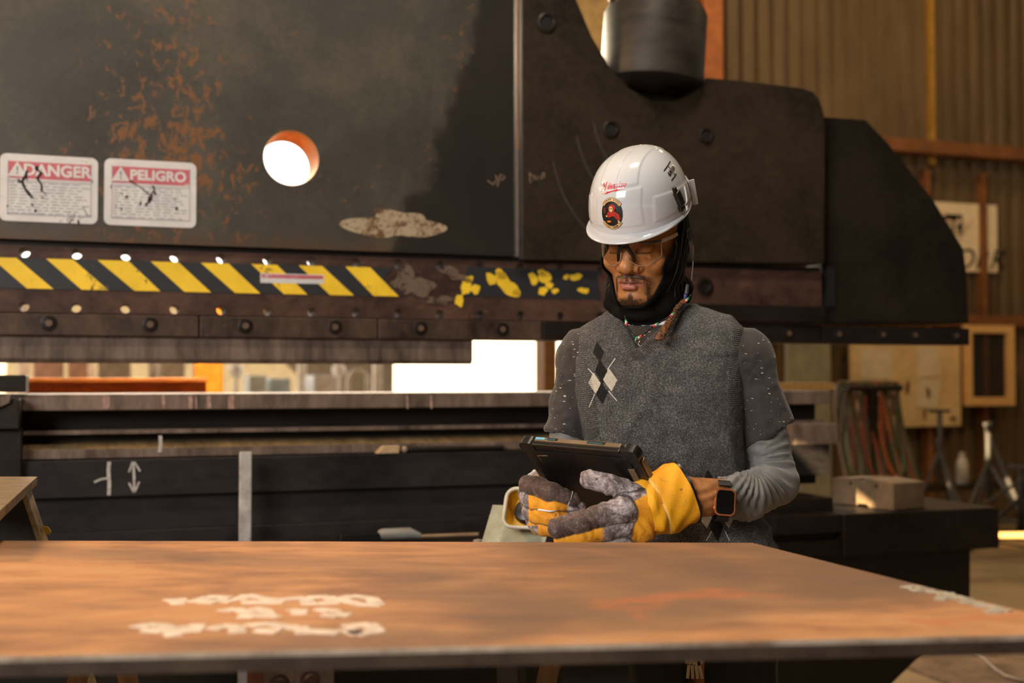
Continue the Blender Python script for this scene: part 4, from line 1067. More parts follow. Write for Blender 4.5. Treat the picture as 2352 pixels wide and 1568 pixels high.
def a_lip(V):
    x, y, z = V.T; ax = np.abs(x); top = -.0620 - .0022 * np.exp(-(ax / .003) ** 2) - .010 * (ax / .027) ** 2; bot = -.0885 + .013 * (ax / .025) ** 2
    return sstep(z, bot - .0012, bot + .0012) * (1 - sstep(z, top - .0008, top + .0012)) * (1 - sstep(ax, .0245, .028)) * (y > .06)
def a_beard(V):
    x, y, z = V.T; ax = np.abs(x); n = vnoise(V, 420, 3) * .5 + vnoise(V, 130, 5) * .35
    must = np.exp(-((z + .0580 + .30 * np.maximum(ax - .010, 0)) / .0056) ** 2) * (1 - sstep(ax, .028, .036)) * (.55 + .45 * sstep(ax, .001, .006))
    side = np.exp(-((ax - .0335 + .05 * (z + .075)) / .0060) ** 2) * (1 - sstep(z, -.066, -.058)) * sstep(z, -.125, -.105) * .85
    chin = (1 - sstep(z + .5 * ax ** 1.5, -.112, -.096)) * (1 - sstep(ax, .026, .046)) * .95 + .85 * np.exp(-(x / .0055) ** 2) * (1 - sstep(z, -.096, -.089))
    stub = .22 * (1 - sstep(z, -.075, -.055)) * (ax > .03)
    return np.clip((np.maximum(np.maximum(np.maximum(must, side), chin), stub) * (1 + n) - .08) * 1.3, 0, 1) * (y > .01)
def a_lash(V):
    x, y, z = V.T; ax = np.abs(x); c = -.0105 - .0012 + 5 * (ax - .032) ** 2
    return np.exp(-((z - c) / .0016) ** 2) * (1 - sstep(ax, .042, .047)) * sstep(ax, .016, .02) * (y > .06)
def a_lipup(V):
    return a_lip(V) * (1 - sstep(-V[:, 2], .0722, .0745))
def a_brow(V):
    x, y, z = V.T; ax = np.abs(x); c = .020 + .004 - 14 * (ax - .036) ** 2
    return np.exp(-((z - c) / .0050) ** 2) * (1 - sstep(ax, .048, .056)) * sstep(ax, .012, .018) * (1 + .4 * vnoise(V, 300, 9)) * (y > .04)


def mat_skin():
    t = NT('brown_skin'); f = t.noise(60, 5, .6); g2 = t.noise(420, 3, .7)
    c = t.ramp(f, [(.3, (.34, .135, .044)), (.7, (.50, .215, .080))])
    c = t.mix(t.math('MULTIPLY', t.attr('lip'), .85), c, (.34, .105, .085)); c = t.mix(t.math('MULTIPLY', t.attr('lipup'), .8), c, (.15, .055, .035))
    c = t.mix(t.math('MULTIPLY', t.attr('brow'), .85), c, (.012, .008, .006))
    c = t.mix(t.math('MULTIPLY', t.attr('beard'), .93), c, (.016, .009, .006))
    c = t.mix(t.math('MULTIPLY', t.attr('lash'), .9), c, (.008, .005, .004))
    t.bump(t.math('ADD', g2, t.math('MULTIPLY', t.attr('beard'), t.noise(700, 2))), .25, .0012)
    return t.out(c, .42, 0, Subsurface_Weight=.12, Subsurface_Radius=(.010, .004, .002), Subsurface_Scale=.5)


m_skin = mat_skin()
NB = S(1502, 742, 2.515)                      # base of the neck
SR, ER, WR = S(1345, 812, 2.545), S(1302, 1050, 2.53), S(1240, 1120, 2.44)
SL, EL, WL = S(1700, 805, 2.49), S(1783, 1108, 2.47), S(1612, 1141, 2.305)


def body_extra(V, Q, A):
    """join the neck, trunk, arms and legs under the clothes to the head skin"""
    g = G((-.10, 2.22, .05), (.72, 2.75, 1.56), .011)
    hc = HM @ Vector((0, -.02, -.05))
    F = d_cap(g, NB + Vector((0, 0, -.03)), hc, .055, .052)
    F = smin(F, d_cap(g, SR + Vector((.03, 0, .0)), SL + Vector((-.03, 0, .0)), .045), .05)
    tc = (SR + SL) / 2
    F = smin(F, d_ell(g, (tc.x, tc.y, 1.27), (.13, .085, .17)), .05)
    F = smin(F, d_ell(g, (tc.x + .02, tc.y, 1.02), (.13, .09, .17)), .05)
    F = chain(g, [SR, ER, WR], [.038, .034, .026], F, .02)
    F = chain(g, [SL, EL, WL], [.038, .036, .026], F, .02)
    for s in (-1, 1):
        hx = tc.x + .02 + s * .085
        F = chain(g, [(hx, tc.y, .92), (hx + s * .02, tc.y - .01, .50), (hx + s * .025, tc.y + .02, .09)], [.075, .052, .038], F, .03)
        F = smin(F, d_cap(g, (hx + s * .03, tc.y + .02, .07), (hx + s * .03, tc.y - .12, .06), .035, .03), .03)
    V2, Q2 = surfnets(F, g.lo, g.h); V2 = relax(V2, Q2, 2); n = len(V)
    for k in A: A[k] = np.concatenate([A[k], np.zeros(len(V2))])
    return np.concatenate([V, V2]), np.concatenate([Q, Q2 + n]), A


g = G((-.09, -.12, -.145), (.09, .125, .07), .0016)
g.F = head_sdf(g)
head = skin('body', g, m_skin, man, attrs={'lip': a_lip, 'lipup': a_lipup, 'beard': a_beard, 'lash': a_lash, 'brow': a_brow}, xf=HM, Q2=body_extra, it=1)
tag(head, 'brown skin with goatee beard, eyes lowered')

# ---- striped hood (balaclava) over head and neck
def mat_hood():
    t = NT('striped_black_hood'); a = t.attr('stripe')
    w = t.math('FRACT', t.math('MULTIPLY', a, 1.0)); s = t.math('COMPARE', w, .5); s.node.inputs[2].default_value = .055
    c = t.mix(t.math('MULTIPLY', s, t.attr('stripeon')), (.0035, .003, .003), (.15, .135, .125))
    t.bump(t.noise(900, 2), .3, .001)
    t.b.inputs['Specular IOR Level'].default_value = .15; return t.out(c, .85)
m_hood = mat_hood()
RM = HM.to_3x3(); IM = HM.inverted()
nb_l = IM @ NB
g = G((-.135, -.15, -.24), (.135, .135, .12), .0024)
F = head_sdf(g, False) - .007
F = smin(F, d_ell(g, (0, .0, -.03), (.080, .060, .07)), .02); F = smin(F, d_ell(g, (0, -.035, .0), (.086, .084, .095)), .02)
nk = IM @ (NB + Vector((0, .0, .02)))
F = smin(F, d_cap(g, (0, -.03, -.05), P3(nk), .064, .066), .03)
# baggy fabric under the chin and at the back of the neck
F = smin(F, d_cap(g, (-.05, .02, -.122), (.052, .028, -.120), .026, .026), .016)
F = smin(F, d_cap(g, (.072, -.02, -.095), (.062, .03, -.125), .024, .022), .012)
F = smin(F, d_cap(g, (-.056, -.045, -.115), (-.046, .02, -.138), .027, .026), .014)
F = smin(F, d_cap(g, (-.056, -.045, -.115), (0.0, -.095, -.10), .027, .030), .014)
F = smin(F, d_ell(g, (0.004, .030, -.148), (.062, .048, .022)), .014)
F = smin(F, d_ell(g, (-.002, .012, -.168), (.060, .052, .020)), .010)
# opening for the face: wide at the brow, narrow at the chin
X, Y, Z_ = g.X, g.Y, g.Z
wz = np.interp(Z_, [-.14, -.121, -.105, -.06, -.01, .05], [.0, .024, .040, .059, .074, .085]); yl = np.interp(Z_, [-.12, -.06, 0, .05], [.040, .026, .002, -.015])
op = np.maximum(np.abs(X) - wz, np.maximum(yl - Y, -.121 - Z_)) * .8
F = smax(F, -op, .006)
inner = head_sdf(g, False) + .004
F = np.maximum(F, -(inner + .0)) if False else F
cut = -(g.Z + .178); F = smax(F, cut, .004)
g.F = F
def d_hood(V):
    x, y, z = V.T
    f = np.sin((y * 60 + z * 150) + vnoise(V, 22, 1) * 2.2) * sstep(-z, .085, .12)
    return .0022 * f + .0012 * vnoise(V, 60, 2)
def a_str(V):
    x, y, z = V.T; return (y * .86 + z * .36 + np.abs(x) * .1 + .0015 * vnoise(V, 30, 4)) / .0150 + 20
def a_son(V):
    x, y, z = V.T; return sstep(z, -.118, -.10) * (.45 + .55 * sstep(vnoise(V, 40, 7), -.5, .2)) * (np.abs(x) > .035) * (1 - sstep(y, .030, .046))
hood = skin('hood', g, m_hood, man, d_hood, {'stripe': a_str, 'stripeon': a_son}, xf=HM, it=1)
hood['label'] = 'black hood with thin grey stripes'

# ---- hard hat
HH = HM @ Matrix.Translation((.004, -.002, .060)) @ Matrix.Rotation(math.radians(-12), 4, 'X')
def hat_pt(a, t, off=0.0):
    """a: angle (pi/2 = front), t: 0 rim .. 1 crown"""
    ca, sa = math.cos(a), math.sin(a); fr = max(sa, 0)
    rx = .100; ry = .128 if sa > 0 else .136
    zz = math.sin(t * math.pi / 2) ** .90; rr = math.cos(t * math.pi / 2) ** .72
    k = 1 - .028 * (1 - t) * 0 
    x, y, z = rx * rr * ca * k, ry * rr * sa * k, -.004 + .132 * zz
    # raised crown panels, a fine centre seam and stepped front and side panels
    def sg(v, c, wd): return 1 / (1 + math.exp(max(-60, min(60, (v - c) / wd))))
    ax = abs(x)
    crown = sg(ax, .040 - .12 * max(0, z - .085), .0006) * sg(-z, -.090, .0006)
    seam = math.exp(-(x / .0007) ** 2) * sg(-z, -.092, .0006)
    front = sg(ax, .047 + .10 * max(0, .05 - z), .0006) * sg(z, .084, .0006) * sg(-z, -.014, .0008) * (1 if y > 0 else 0)
    side_ = sg(-ax, -.066, .0008) * sg(z, .052 + .1 * y, .0008) * sg(-z, -.012, .0008) * (1 if y > -.05 else 0)
    bump = .0016 * crown - .0009 * seam + .0012 * front + .0012 * side_; side = 0
    n = Vector((x / rx ** 2, y / ry ** 2, (z + .004) / .132 ** 2)).normalized()
    p = Vector((x, y, z)) + n * (bump + side + off)
    return p
def hat_mesh():
    NA, NT_ = 320, 110; vs = []; rings = []
    def brim(a, e, dz, inn=0):
        p = hat_pt(a, 0); sa = math.sin(a); fr = max(0, sa); w2 = .0016 + .021 * fr ** 1.5
        d = Vector((math.cos(a) * .95, math.sin(a), 0)).normalized()
        q = p + d * (w2 * e); q.z += dz - .006 * e * fr ** 2 - .000
        if abs(math.cos(a)) > .2 and sa < 0: q.z += .004 * abs(sa)
        return q
    prof = [lambda a: brim(a, 0, -.010) - Vector((math.cos(a), math.sin(a), 0)) * .006, lambda a: brim(a, .95, -.0035), lambda a: brim(a, 1.0, -.0024), lambda a: brim(a, .995, -.0008), lambda a: brim(a, .90, .0005), lambda a: brim(a, .45, .0015), lambda a: brim(a, .10, .003)]
    for f in prof: rings.append([f(2 * math.pi * k / NA) for k in range(NA)])
    for i in range(1, NT_ + 1):
        t = i / NT_ * .985; rings.append([hat_pt(2 * math.pi * k / NA, t) for k in range(NA)])
    inner = [[hat_pt(2 * math.pi * k / NA, i / 12 * .98, -.0045) for k in range(NA)] for i in range(12, -1, -1)]
    m = MB(); n = NA; outs = rings
    m.add([p for r in outs for p in r] + [hat_pt(0, 1.0)], [(i * n + k, i * n + (k + 1) % n, (i + 1) * n + (k + 1) % n, (i + 1) * n + k) for i in range(len(outs) - 1) for k in range(n)] + [((len(outs) - 1) * n + k, (len(outs) - 1) * n + (k + 1) % n, len(outs) * n) for k in range(n)])
    m.add([p for r in inner for p in r] + rings[0], [(i * n + k, i * n + (k + 1) % n, (i + 1) * n + (k + 1) % n, (i + 1) * n + k) for i in range(len(inner)) for k in range(n)])
    m.v = [tuple(HH @ Vector(p)) for p in m.v]
    return m
m_hat = plain('white_glossy_shell', (.60, .61, .63), .14, var=.02, scale=8, Coat_Weight=.35, Coat_Roughness=.08)
hat = hat_mesh().build('hard_hat', m_hat, man, smooth=True); hat['label'] = 'glossy white hard hat'
hat.data.set_sharp_from_angle(angle=1.1) if hasattr(hat.data, 'set_sharp_from_angle') else None
hbvh = BVHTree.FromPolygons([HH.inverted() @ v.co for v in hat.data.vertices], [tuple(p.vertices) for p in hat.data.polygons])


def hat_frame(a, t):
    p = hat_pt(a, t); dt = hat_pt(a, t + .01) - hat_pt(a, t - .01); da = hat_pt(a + .01, t) - hat_pt(a - .01, t)
    n = da.cross(dt).normalized(); n = n if n.dot(p) > 0 else -n
    up = (dt - n * dt.dot(n)).normalized(); rt = up.cross(n) * 1.0
    return p, rt, up, n


def decal2(mb, poly2d, frame):
    t_ = tessellate_polygon([[Vector((a, b, 0)) for a, b in poly2d]]); decal(mb, [(a, b - .0015) for a, b in poly2d], frame, off=.0014, faces=[tuple(q) for q in t_])
def decal(mb, poly2d, frame, off=.0007, mi=0, rot=0.0, faces=None):
    p, rt, up, n = frame; ca, sa = math.cos(rot), math.sin(rot); vs = []
    for x, y in poly2d:
        x, y = x * ca - y * sa, x * sa + y * ca
        o = p + rt * x + up * y + n * .03; hit = hbvh.ray_cast(o, -n, .08)
        q = (hit[0] if hit[0] else p + rt * x + up * y) + n * off; vs.append(HH @ q)
    mb.add(vs, faces if faces else [tuple(range(len(vs)))], mi)


m_rdec = plain('red_decal', (.62, .012, .035), .35, var=.05); m_kdec = plain('black_decal', (.012, .010, .010), .4); m_ydec = plain('cream_decal', (.72, .46, .20), .5, var=.1)
m_reaper = plain('red_cloth_decal', (.42, .022, .012), .45, var=.5, scale=300)
A1 = math.pi / 2
FR1 = hat_frame(A1 - .10, .46); FR2 = hat_frame(A1 - .10, .20)
mb = MB(); vs, fs = text_mesh('M', .030, bold=.0, shear=.35, align='CENTER'); decal(mb, [(x * .50 - .0225, y * .92 + .0042) for x, y in vs], FR1, faces=fs)
vs, fs = text_mesh('ilwaukee', .0200, bold=.0001, shear=.40, align='CENTER'); decal(mb, [(x * .56 + .0065, y * .95 + .0062 + x * .07) for x, y in vs], FR1, faces=fs)
decal2(mb, [(-.030, -.0085), (-.004, -.0040), (-.008, -.0070), (.030, .0020), (.004, -.0050), (.009, -.0015), (-.018, -.0095), (-.014, -.0070)][::-1] if False else [(-.029, -.0105), (-.010, -.0035), (-.012, -.0062), (.012, .0008), (.010, -.0020), (.029, .0045), (.004, -.0058), (.006, -.0032), (-.016, -.0102), (-.014, -.0078)], FR1)
lg = mb.build('red_script_logo', m_rdec, hat, fix=False)
bd2 = MB()
def disc(c, rx, ry, n=28): return [(c[0] + rx * math.cos(2 * math.pi * i / n), c[1] + ry * math.sin(2 * math.pi * i / n)) for i in range(n)]
def fan(mb, pts, fr, off, mi): 
    off += .0006; c = (sum(p[0] for p in pts) / len(pts), sum(p[1] for p in pts) / len(pts)); mid = [((p[0] + c[0]) / 2, (p[1] + c[1]) / 2) for p in pts]; n = len(pts)
    decal(mb, pts + mid + [c], fr, off, mi, faces=[(i, (i + 1) % n, n + (i + 1) % n, n + i) for i in range(n)] + [(n + i, n + (i + 1) % n, 2 * n) for i in range(n)])
fan(bd2, disc((0, 0), .0235, .0295), FR2, .0003, 0)
def arcband(r0, r1, a0, a1, sq, n=16):
    o = [(r1 * math.cos(a0 + (a1 - a0) * i / n), sq * r1 * math.sin(a0 + (a1 - a0) * i / n)) for i in range(n + 1)]
    i_ = [(r0 * math.cos(a0 + (a1 - a0) * i / n), sq * r0 * math.sin(a0 + (a1 - a0) * i / n)) for i in range(n + 1)]
    return o + i_, [(k, k + 1, n + 2 + k, n + 1 + k) for k in range(n)]
for a0, a1 in ((.62, 2.52), (math.pi + .62, math.pi + 2.52)):
    pts, fs = arcband(.0200, .0272, a0, a1, 1.16); decal(bd2, pts, FR2, .0012, 0, faces=fs)
    pts, fs = arcband(.0211, .0266, a0 + .03, a1 - .03, 1.16); decal(bd2, pts, FR2, .0015, 1, faces=fs)
def arctext(word, R_, a_mid, span, size, flip):
    n = len(word)
    for i, ch in enumerate(word):
        if ch == ' ': continue
        a = a_mid + (-(i - (n - 1) / 2) if not flip else (i - (n - 1) / 2)) * span / n; vs, fs = text_mesh(ch, size, bold=.00012, res=2)
        th = a - math.pi / 2 if not flip else a + math.pi / 2; c, s_ = math.cos(th), math.sin(th)
        decal(bd2, [(R_ * math.cos(a) + x * c - y * s_, 1.16 * R_ * math.sin(a) + x * s_ + y * c) for x, y in vs], FR2, .0018, 0, faces=fs)
arctext('SCHUFF STEEL', .0239, math.pi / 2, 1.75, .0052, False); arctext('STEEL TEAM 6', .0239, -math.pi / 2, 1.75, .0052, True)
# hooded welder figure: red hood, pale skull, red sleeve, glowing spark
fan(bd2, blob((.001, .010), .0075, .0085, 20, .10, 2), FR2, .0009, 2); fan(bd2, disc((-.0005, .009), .0042, .0056, 18), FR2, .0012, 1)
for s in (-1, 1): fan(bd2, disc((-.0005 + s * .0016, .0098), .0010, .0012, 8), FR2, .0014, 0)
fan(bd2, [(-.008, .003), (.008, .004), (.017, -.002), (.019, -.011), (.014, -.013), (.011, -.006), (.0, -.004), (-.008, -.008), (-.011, -.003)], FR2, .0010, 2)
fan(bd2, blob((-.006, -.0155), .0045, .0022, 14, .2, 4), FR2, .0012, 3); fan(bd2, disc((-.0155, .006), .0035, .007, 12), FR2, .0010, 4); fan(bd2, disc((.015, -.0155), .0018, .0030, 10), FR2, .0012, 1); fan(bd2, disc((-.011, -.005), .0022, .0016, 10), FR2, .0013, 1)
bd2.build('round_team_badge', [m_kdec, m_ydec, m_reaper, plain('ember_decal', (.85, .22, .03), .4), plain('brown_decal', (.10, .02, .012), .4)], hat, fix=False)
# black S S letters on the side, his left
FR3 = hat_frame(math.radians(180 - 4), .46)
mb = MB(); 
for i, (ch, y) in enumerate((('S', -.0105), ('S', .0115))):
    vs, fs = text_mesh(ch, .0195, bold=.0010); decal(mb, [(x, z + y) for x, z in vs], FR3, faces=fs, rot=-1.42)
for a, b2 in (((-.013, -.021), (-.013, .024)), ((.012, -.021), (.012, .010)), ((-.013, .001), (.012, .001))):
    d = Vector((b2[0] - a[0], b2[1] - a[1])).normalized(); nn = Vector((-d.y, d.x)) * .0011; k = 8
    pts = [(a[0] + (b2[0] - a[0]) * i / k + nn.x, a[1] + (b2[1] - a[1]) * i / k + nn.y) for i in range(k + 1)] + [(a[0] + (b2[0] - a[0]) * i / k - nn.x, a[1] + (b2[1] - a[1]) * i / k - nn.y) for i in range(k + 1)]
    decal(mb, pts, FR3, rot=-1.42, faces=[(i, i + 1, k + 2 + i, k + 1 + i) for i in range(k)])
mb.build('black_letter_decal', m_kdec, hat, fix=False)
# accessory clip on the side
FC = hat_frame(math.radians(180 - 15), .16)
def fbox(fr, x0, x1, y0, y1, z0, z1, mat, name, rot=0.0, bev=.0012, par=None):
    p, rt, up, n = fr; m = MB(); m.box((x0, y0, z0), (x1, y1, z1)); ca, sa = math.cos(rot), math.sin(rot)
    m.v = [tuple(HH @ (p + rt * (x * ca - y * sa) + up * (x * sa + y * ca) + n * z)) for x, y, z in m.v]
    return m.build(name, mat, par or hat, bevel=bev)
m_clip = plain('black_brass_clip', (.035, .028, .02), .3, .5, var=.5, scale=120)
fbox(FC, -.007, .008, -.012, .020, .0, .010, m_clip, 'lamp_clip', .25); fbox(FC, -.004, .004, .018, .030, .0, .007, m_clip, 'lamp_clip', .25); fbox(FC, -.010, .006, -.022, -.010, .0, .008, m_clip, 'lamp_clip', .25)
FB = hat_frame(math.radians(180 + 40), .08)
fbox(FB, -.022, .020, -.030, .030, .001, .006, m_hat, 'rear_bracket', .1, .002) if False else fbox(FB, -.018, .018, -.012, .022, .0, .004, m_hat, 'rear_bracket', .1, .002)
fbox(FB, -.020, -.017, -.032, .026, .001, .013, m_hat, 'rear_bracket_fin', .1, .001)

# ---- chin strap hanging beside the hood
def hp(x, y, z): return HM @ Vector((x, y, z))
def ribbon(mb, pts, wd, nrm, th=.0012, mi=0):
    pts = [Vector(p) for p in pts]; vs = []
    for i, p in enumerate(pts):
        d = (pts[min(i + 1, len(pts) - 1)] - pts[max(i - 1, 0)]).normalized(); s = d.cross(Vector(nrm)).normalized() * (wd[i] if isinstance(wd, (list, tuple)) else wd) * .5; q = s.cross(d).normalized() * th
        vs += [p - s, p + s, p + s + q, p - s + q]
    n = len(pts); mb.add(vs, [(i * 4 + k, i * 4 + (k + 1) % 4, i * 4 + 4 + (k + 1) % 4, i * 4 + 4 + k) for i in range(n - 1) for k in range(4)] + [(0, 1, 2, 3), tuple(4 * (n - 1) + k for k in (3, 2, 1, 0))])
side_n = RM @ Vector((-1, .2, 0))
mb = MB(); ribbon(mb, [hp(-.093, -.012, .020), hp(-.0935, -.022, -.005), hp(-.092, -.032, -.030), hp(-.090, -.042, -.052)], [.013, .013, .010, .003], side_n); 
mb.build('chin_strap', plain('tan_webbing', (.16, .12, .09), .6, scale=90), hat)
mb = MB(); ribbon(mb, [hp(-.095, -.014, .016), hp(-.0955, -.020, -.002)], .016, side_n, .003); mb.build('strap_buckle', m_clip, hat)
mb = MB(); mb.tube([hp(-.086, -.062, -.022), hp(-.087, -.052, -.058), hp(-.086, -.040, -.092)], .0012, 6); mb.build('strap_cord', plain('pale_cord', (.5, .45, .4), .5), hat, smooth=True)
mb = MB(); mb.tube([hp(-.083, -.022, -.098), hp(-.082, -.014, -.116)], [.0042, .0046], 10); mb.tube([hp(-.081, -.013, -.117), hp(-.080, -.009, -.126)], [.0048, .0044], 10, 1); mb.build('cord_lock', [plain('grey_toggle', (.09, .09, .09), .4), plain('blue_toggle', (.05, .07, .22), .4)], hat, smooth='auto')

# ---- safety glasses
m_lens = NT('clear_lens')
m_lens.put(m_lens.b.inputs['Base Color'], (.97, .92, .80)); m_lens.b.inputs['Transmission Weight'].default_value = 1; m_lens.b.inputs['Roughness'].default_value = .02; m_lens.b.inputs['IOR'].default_value = 1.25
m_lens = m_lens.m
def lens_pt(x, z, off=0):
    ax = abs(x); y = .1085 - 8.5 * ax ** 2 - 60 * ax ** 4 * 4 - .22 * (z + .004) * 0 + off
    return Vector((x, y, z))
gl = MB(); 
for s in (-1, 1):
    NX, NZ = 18, 8; vs = []
    for layer in (0, -.0018):
        for i in range(NX + 1):
            u = i / NX; x = .0085 + u * .056
            zt_ = .0110 - .004 * u ** 3; zb_ = -.0145 - .020 * math.sin(min(1, u * 1.9 + .18) * math.pi / 2) * (1 - max(0, u - .45) ** 2 * 2.6)
            for j in range(NZ + 1): vs.append(HM @ lens_pt(s * x, zb_ + (zt_ - zb_) * j / NZ, layer))
    nn_ = (NX + 1) * (NZ + 1); fs = []
    for i in range(NX):
        for j in range(NZ):
            a = i * (NZ + 1) + j; q = (a, a + NZ + 1, a + NZ + 2, a + 1); fs += [q, tuple(nn_ + k for k in reversed(q))]
    rim = [i * (NZ + 1) for i in range(NX + 1)] + [NX * (NZ + 1) + j for j in range(1, NZ + 1)] + [i * (NZ + 1) + NZ for i in range(NX - 1, -1, -1)] + [j for j in range(NZ - 1, 0, -1)]
    for k in range(len(rim)): a, b2 = rim[k], rim[(k + 1) % len(rim)]; fs.append((a, nn_ + a, nn_ + b2, b2))
    gl.add(vs, fs)
    if s == -1: rimpts = [vs[k] for k in rim]
    else: rimpts2 = [vs[k] for k in rim]
glasses = gl.build('safety_glasses', m_lens, man, smooth='auto'); glasses['label'] = 'clear wraparound safety glasses with black bridge'
gf = MB(); m_gf = plain('black_nosepiece', (.012, .012, .013), .35)
for s in (-1, 1):
    gf.tube([HM @ lens_pt(s * .002, .009, .001), HM @ lens_pt(s * .009, .001, .0005), HM @ Vector((s * .0150, .1020, -.012)), HM @ Vector((s * .0185, .0965, -.026))], [.0045, .0042, .0036, .0028], 10)
gf.tube([HM @ lens_pt(-.010, .010, .001), HM @ lens_pt(0, .010, .002), HM @ lens_pt(.010, .010, .001)], .0042, 10)
gf.build('nose_bridge', m_gf, glasses, smooth=True)
mb = MB(); mb.tube([HM @ lens_pt(-.030, .0125, .001), HM @ lens_pt(-.052, .0105, .0012), hp(-.0655, .066, .0105)], [.0016, .0028, .0034], 8); mb.tube([HM @ lens_pt(.030, .0125, .001), HM @ lens_pt(.052, .0105, .0012), hp(.0655, .066, .0105)], [.0016, .0028, .0034], 8); mb.build('brow_bar', plain('grey_browbar', (.06, .07, .08), .3), glasses, smooth=True)
for s in (-1, 1):
    mb = MB(); ribbon(mb, [hp(s * .0650, .070, .0105), hp(s * .073, .052, .0125), hp(s * .0815, .020, .016)], .0075, RM @ Vector((s, .25, 0)), .0018); mb.build('temple_arm', plain('pale_temple_%d' % s, (.55, .45, .36), .25), glasses, bevel=.0004)
for rp in (rimpts, rimpts2):
    mb = MB(); mb.tube(rp, .00055, 6, closed=True); mb.build('lens_edge', plain('lens_edge_grey', (.30, .26, .21), .2), glasses, smooth=True)

# ---- trunk profile shared by the vest, the shirt and the trousers
TY = math.radians(14)
zs = np.array([.60, .92, .98, 1.04, 1.10, 1.18, 1.29, 1.36, 1.405, 1.435, 1.455, 1.475, 1.50])
cx = np.array([.385, .378, .372, .350, .333, .318, .306, .304, .304, .302, .299, .296, .296])
hw = np.array([.178, .180, .180, .168, .160, .166, .180, .184, .182, .160, .118, .072, .03])
hd_ = np.array([.115, .118, .118, .114, .112, .118, .122, .116, .100, .082, .070, .062, .03])
cy_ = np.array([2.52, 2.52, 2.52, 2.52, 2.52, 2.515, 2.515, 2.52, 2.525, 2.53, 2.53, 2.53, 2.53])
def trunk(g, inset=0.0, slope=True):
    z = g.Z
    # his right shoulder sits lower in the picture than his left one
    if slope: z = z - np.clip((g.X - .30) / .18, -1, 1) * .012 * np.clip((z - 1.25) / .15, 0, 1)
    c, w_, d_, yy = (np.interp(z, zs, q) for q in (cx, hw, hd_, cy_)); w_ = w_ - inset; d_ = d_ - inset
    x, y = g.X - c, g.Y - yy; x, y = x * math.cos(TY) - y * math.sin(TY) * -1 * -1, x * math.sin(TY) * 1 + y * math.cos(TY)
    w_ = np.maximum(w_, .01); d_ = np.maximum(d_, .01)
    r = (np.abs(x / w_) ** 2.5 + np.abs(y / d_) ** 2.5) ** (1 / 2.5)
    return (r - 1) * np.minimum(w_, d_) * .9


VX, VZ = S(1468, 800, 2.40).x, S(1468, 800, 2.40).z
def neck_v(g, grow=0.0):
    a = S(1418, 706, 2.46); b = S(1592, 688, 2.46)
    def half(px, pz, s):
        dx, dz = px - VX, pz - VZ; L = math.hypot(dx, dz); nx_, nz_ = (dz / L, -dx / L) if s > 0 else (-dz / L, dx / L)
        return (g.X - VX) * nx_ + (g.Z - VZ) * nz_
    w_ = np.maximum(half(b.x, b.z, 1), half(a.x, a.z, -1))
    w_ = np.maximum(w_, g.Y - 2.52)
    hole = np.sqrt(((g.X - NB.x) / 1.0) ** 2 + ((g.Y - 2.525) / .9) ** 2) - .082
    hole = np.maximum(hole, 1.425 - g.Z)
    return np.minimum(w_, hole) - grow


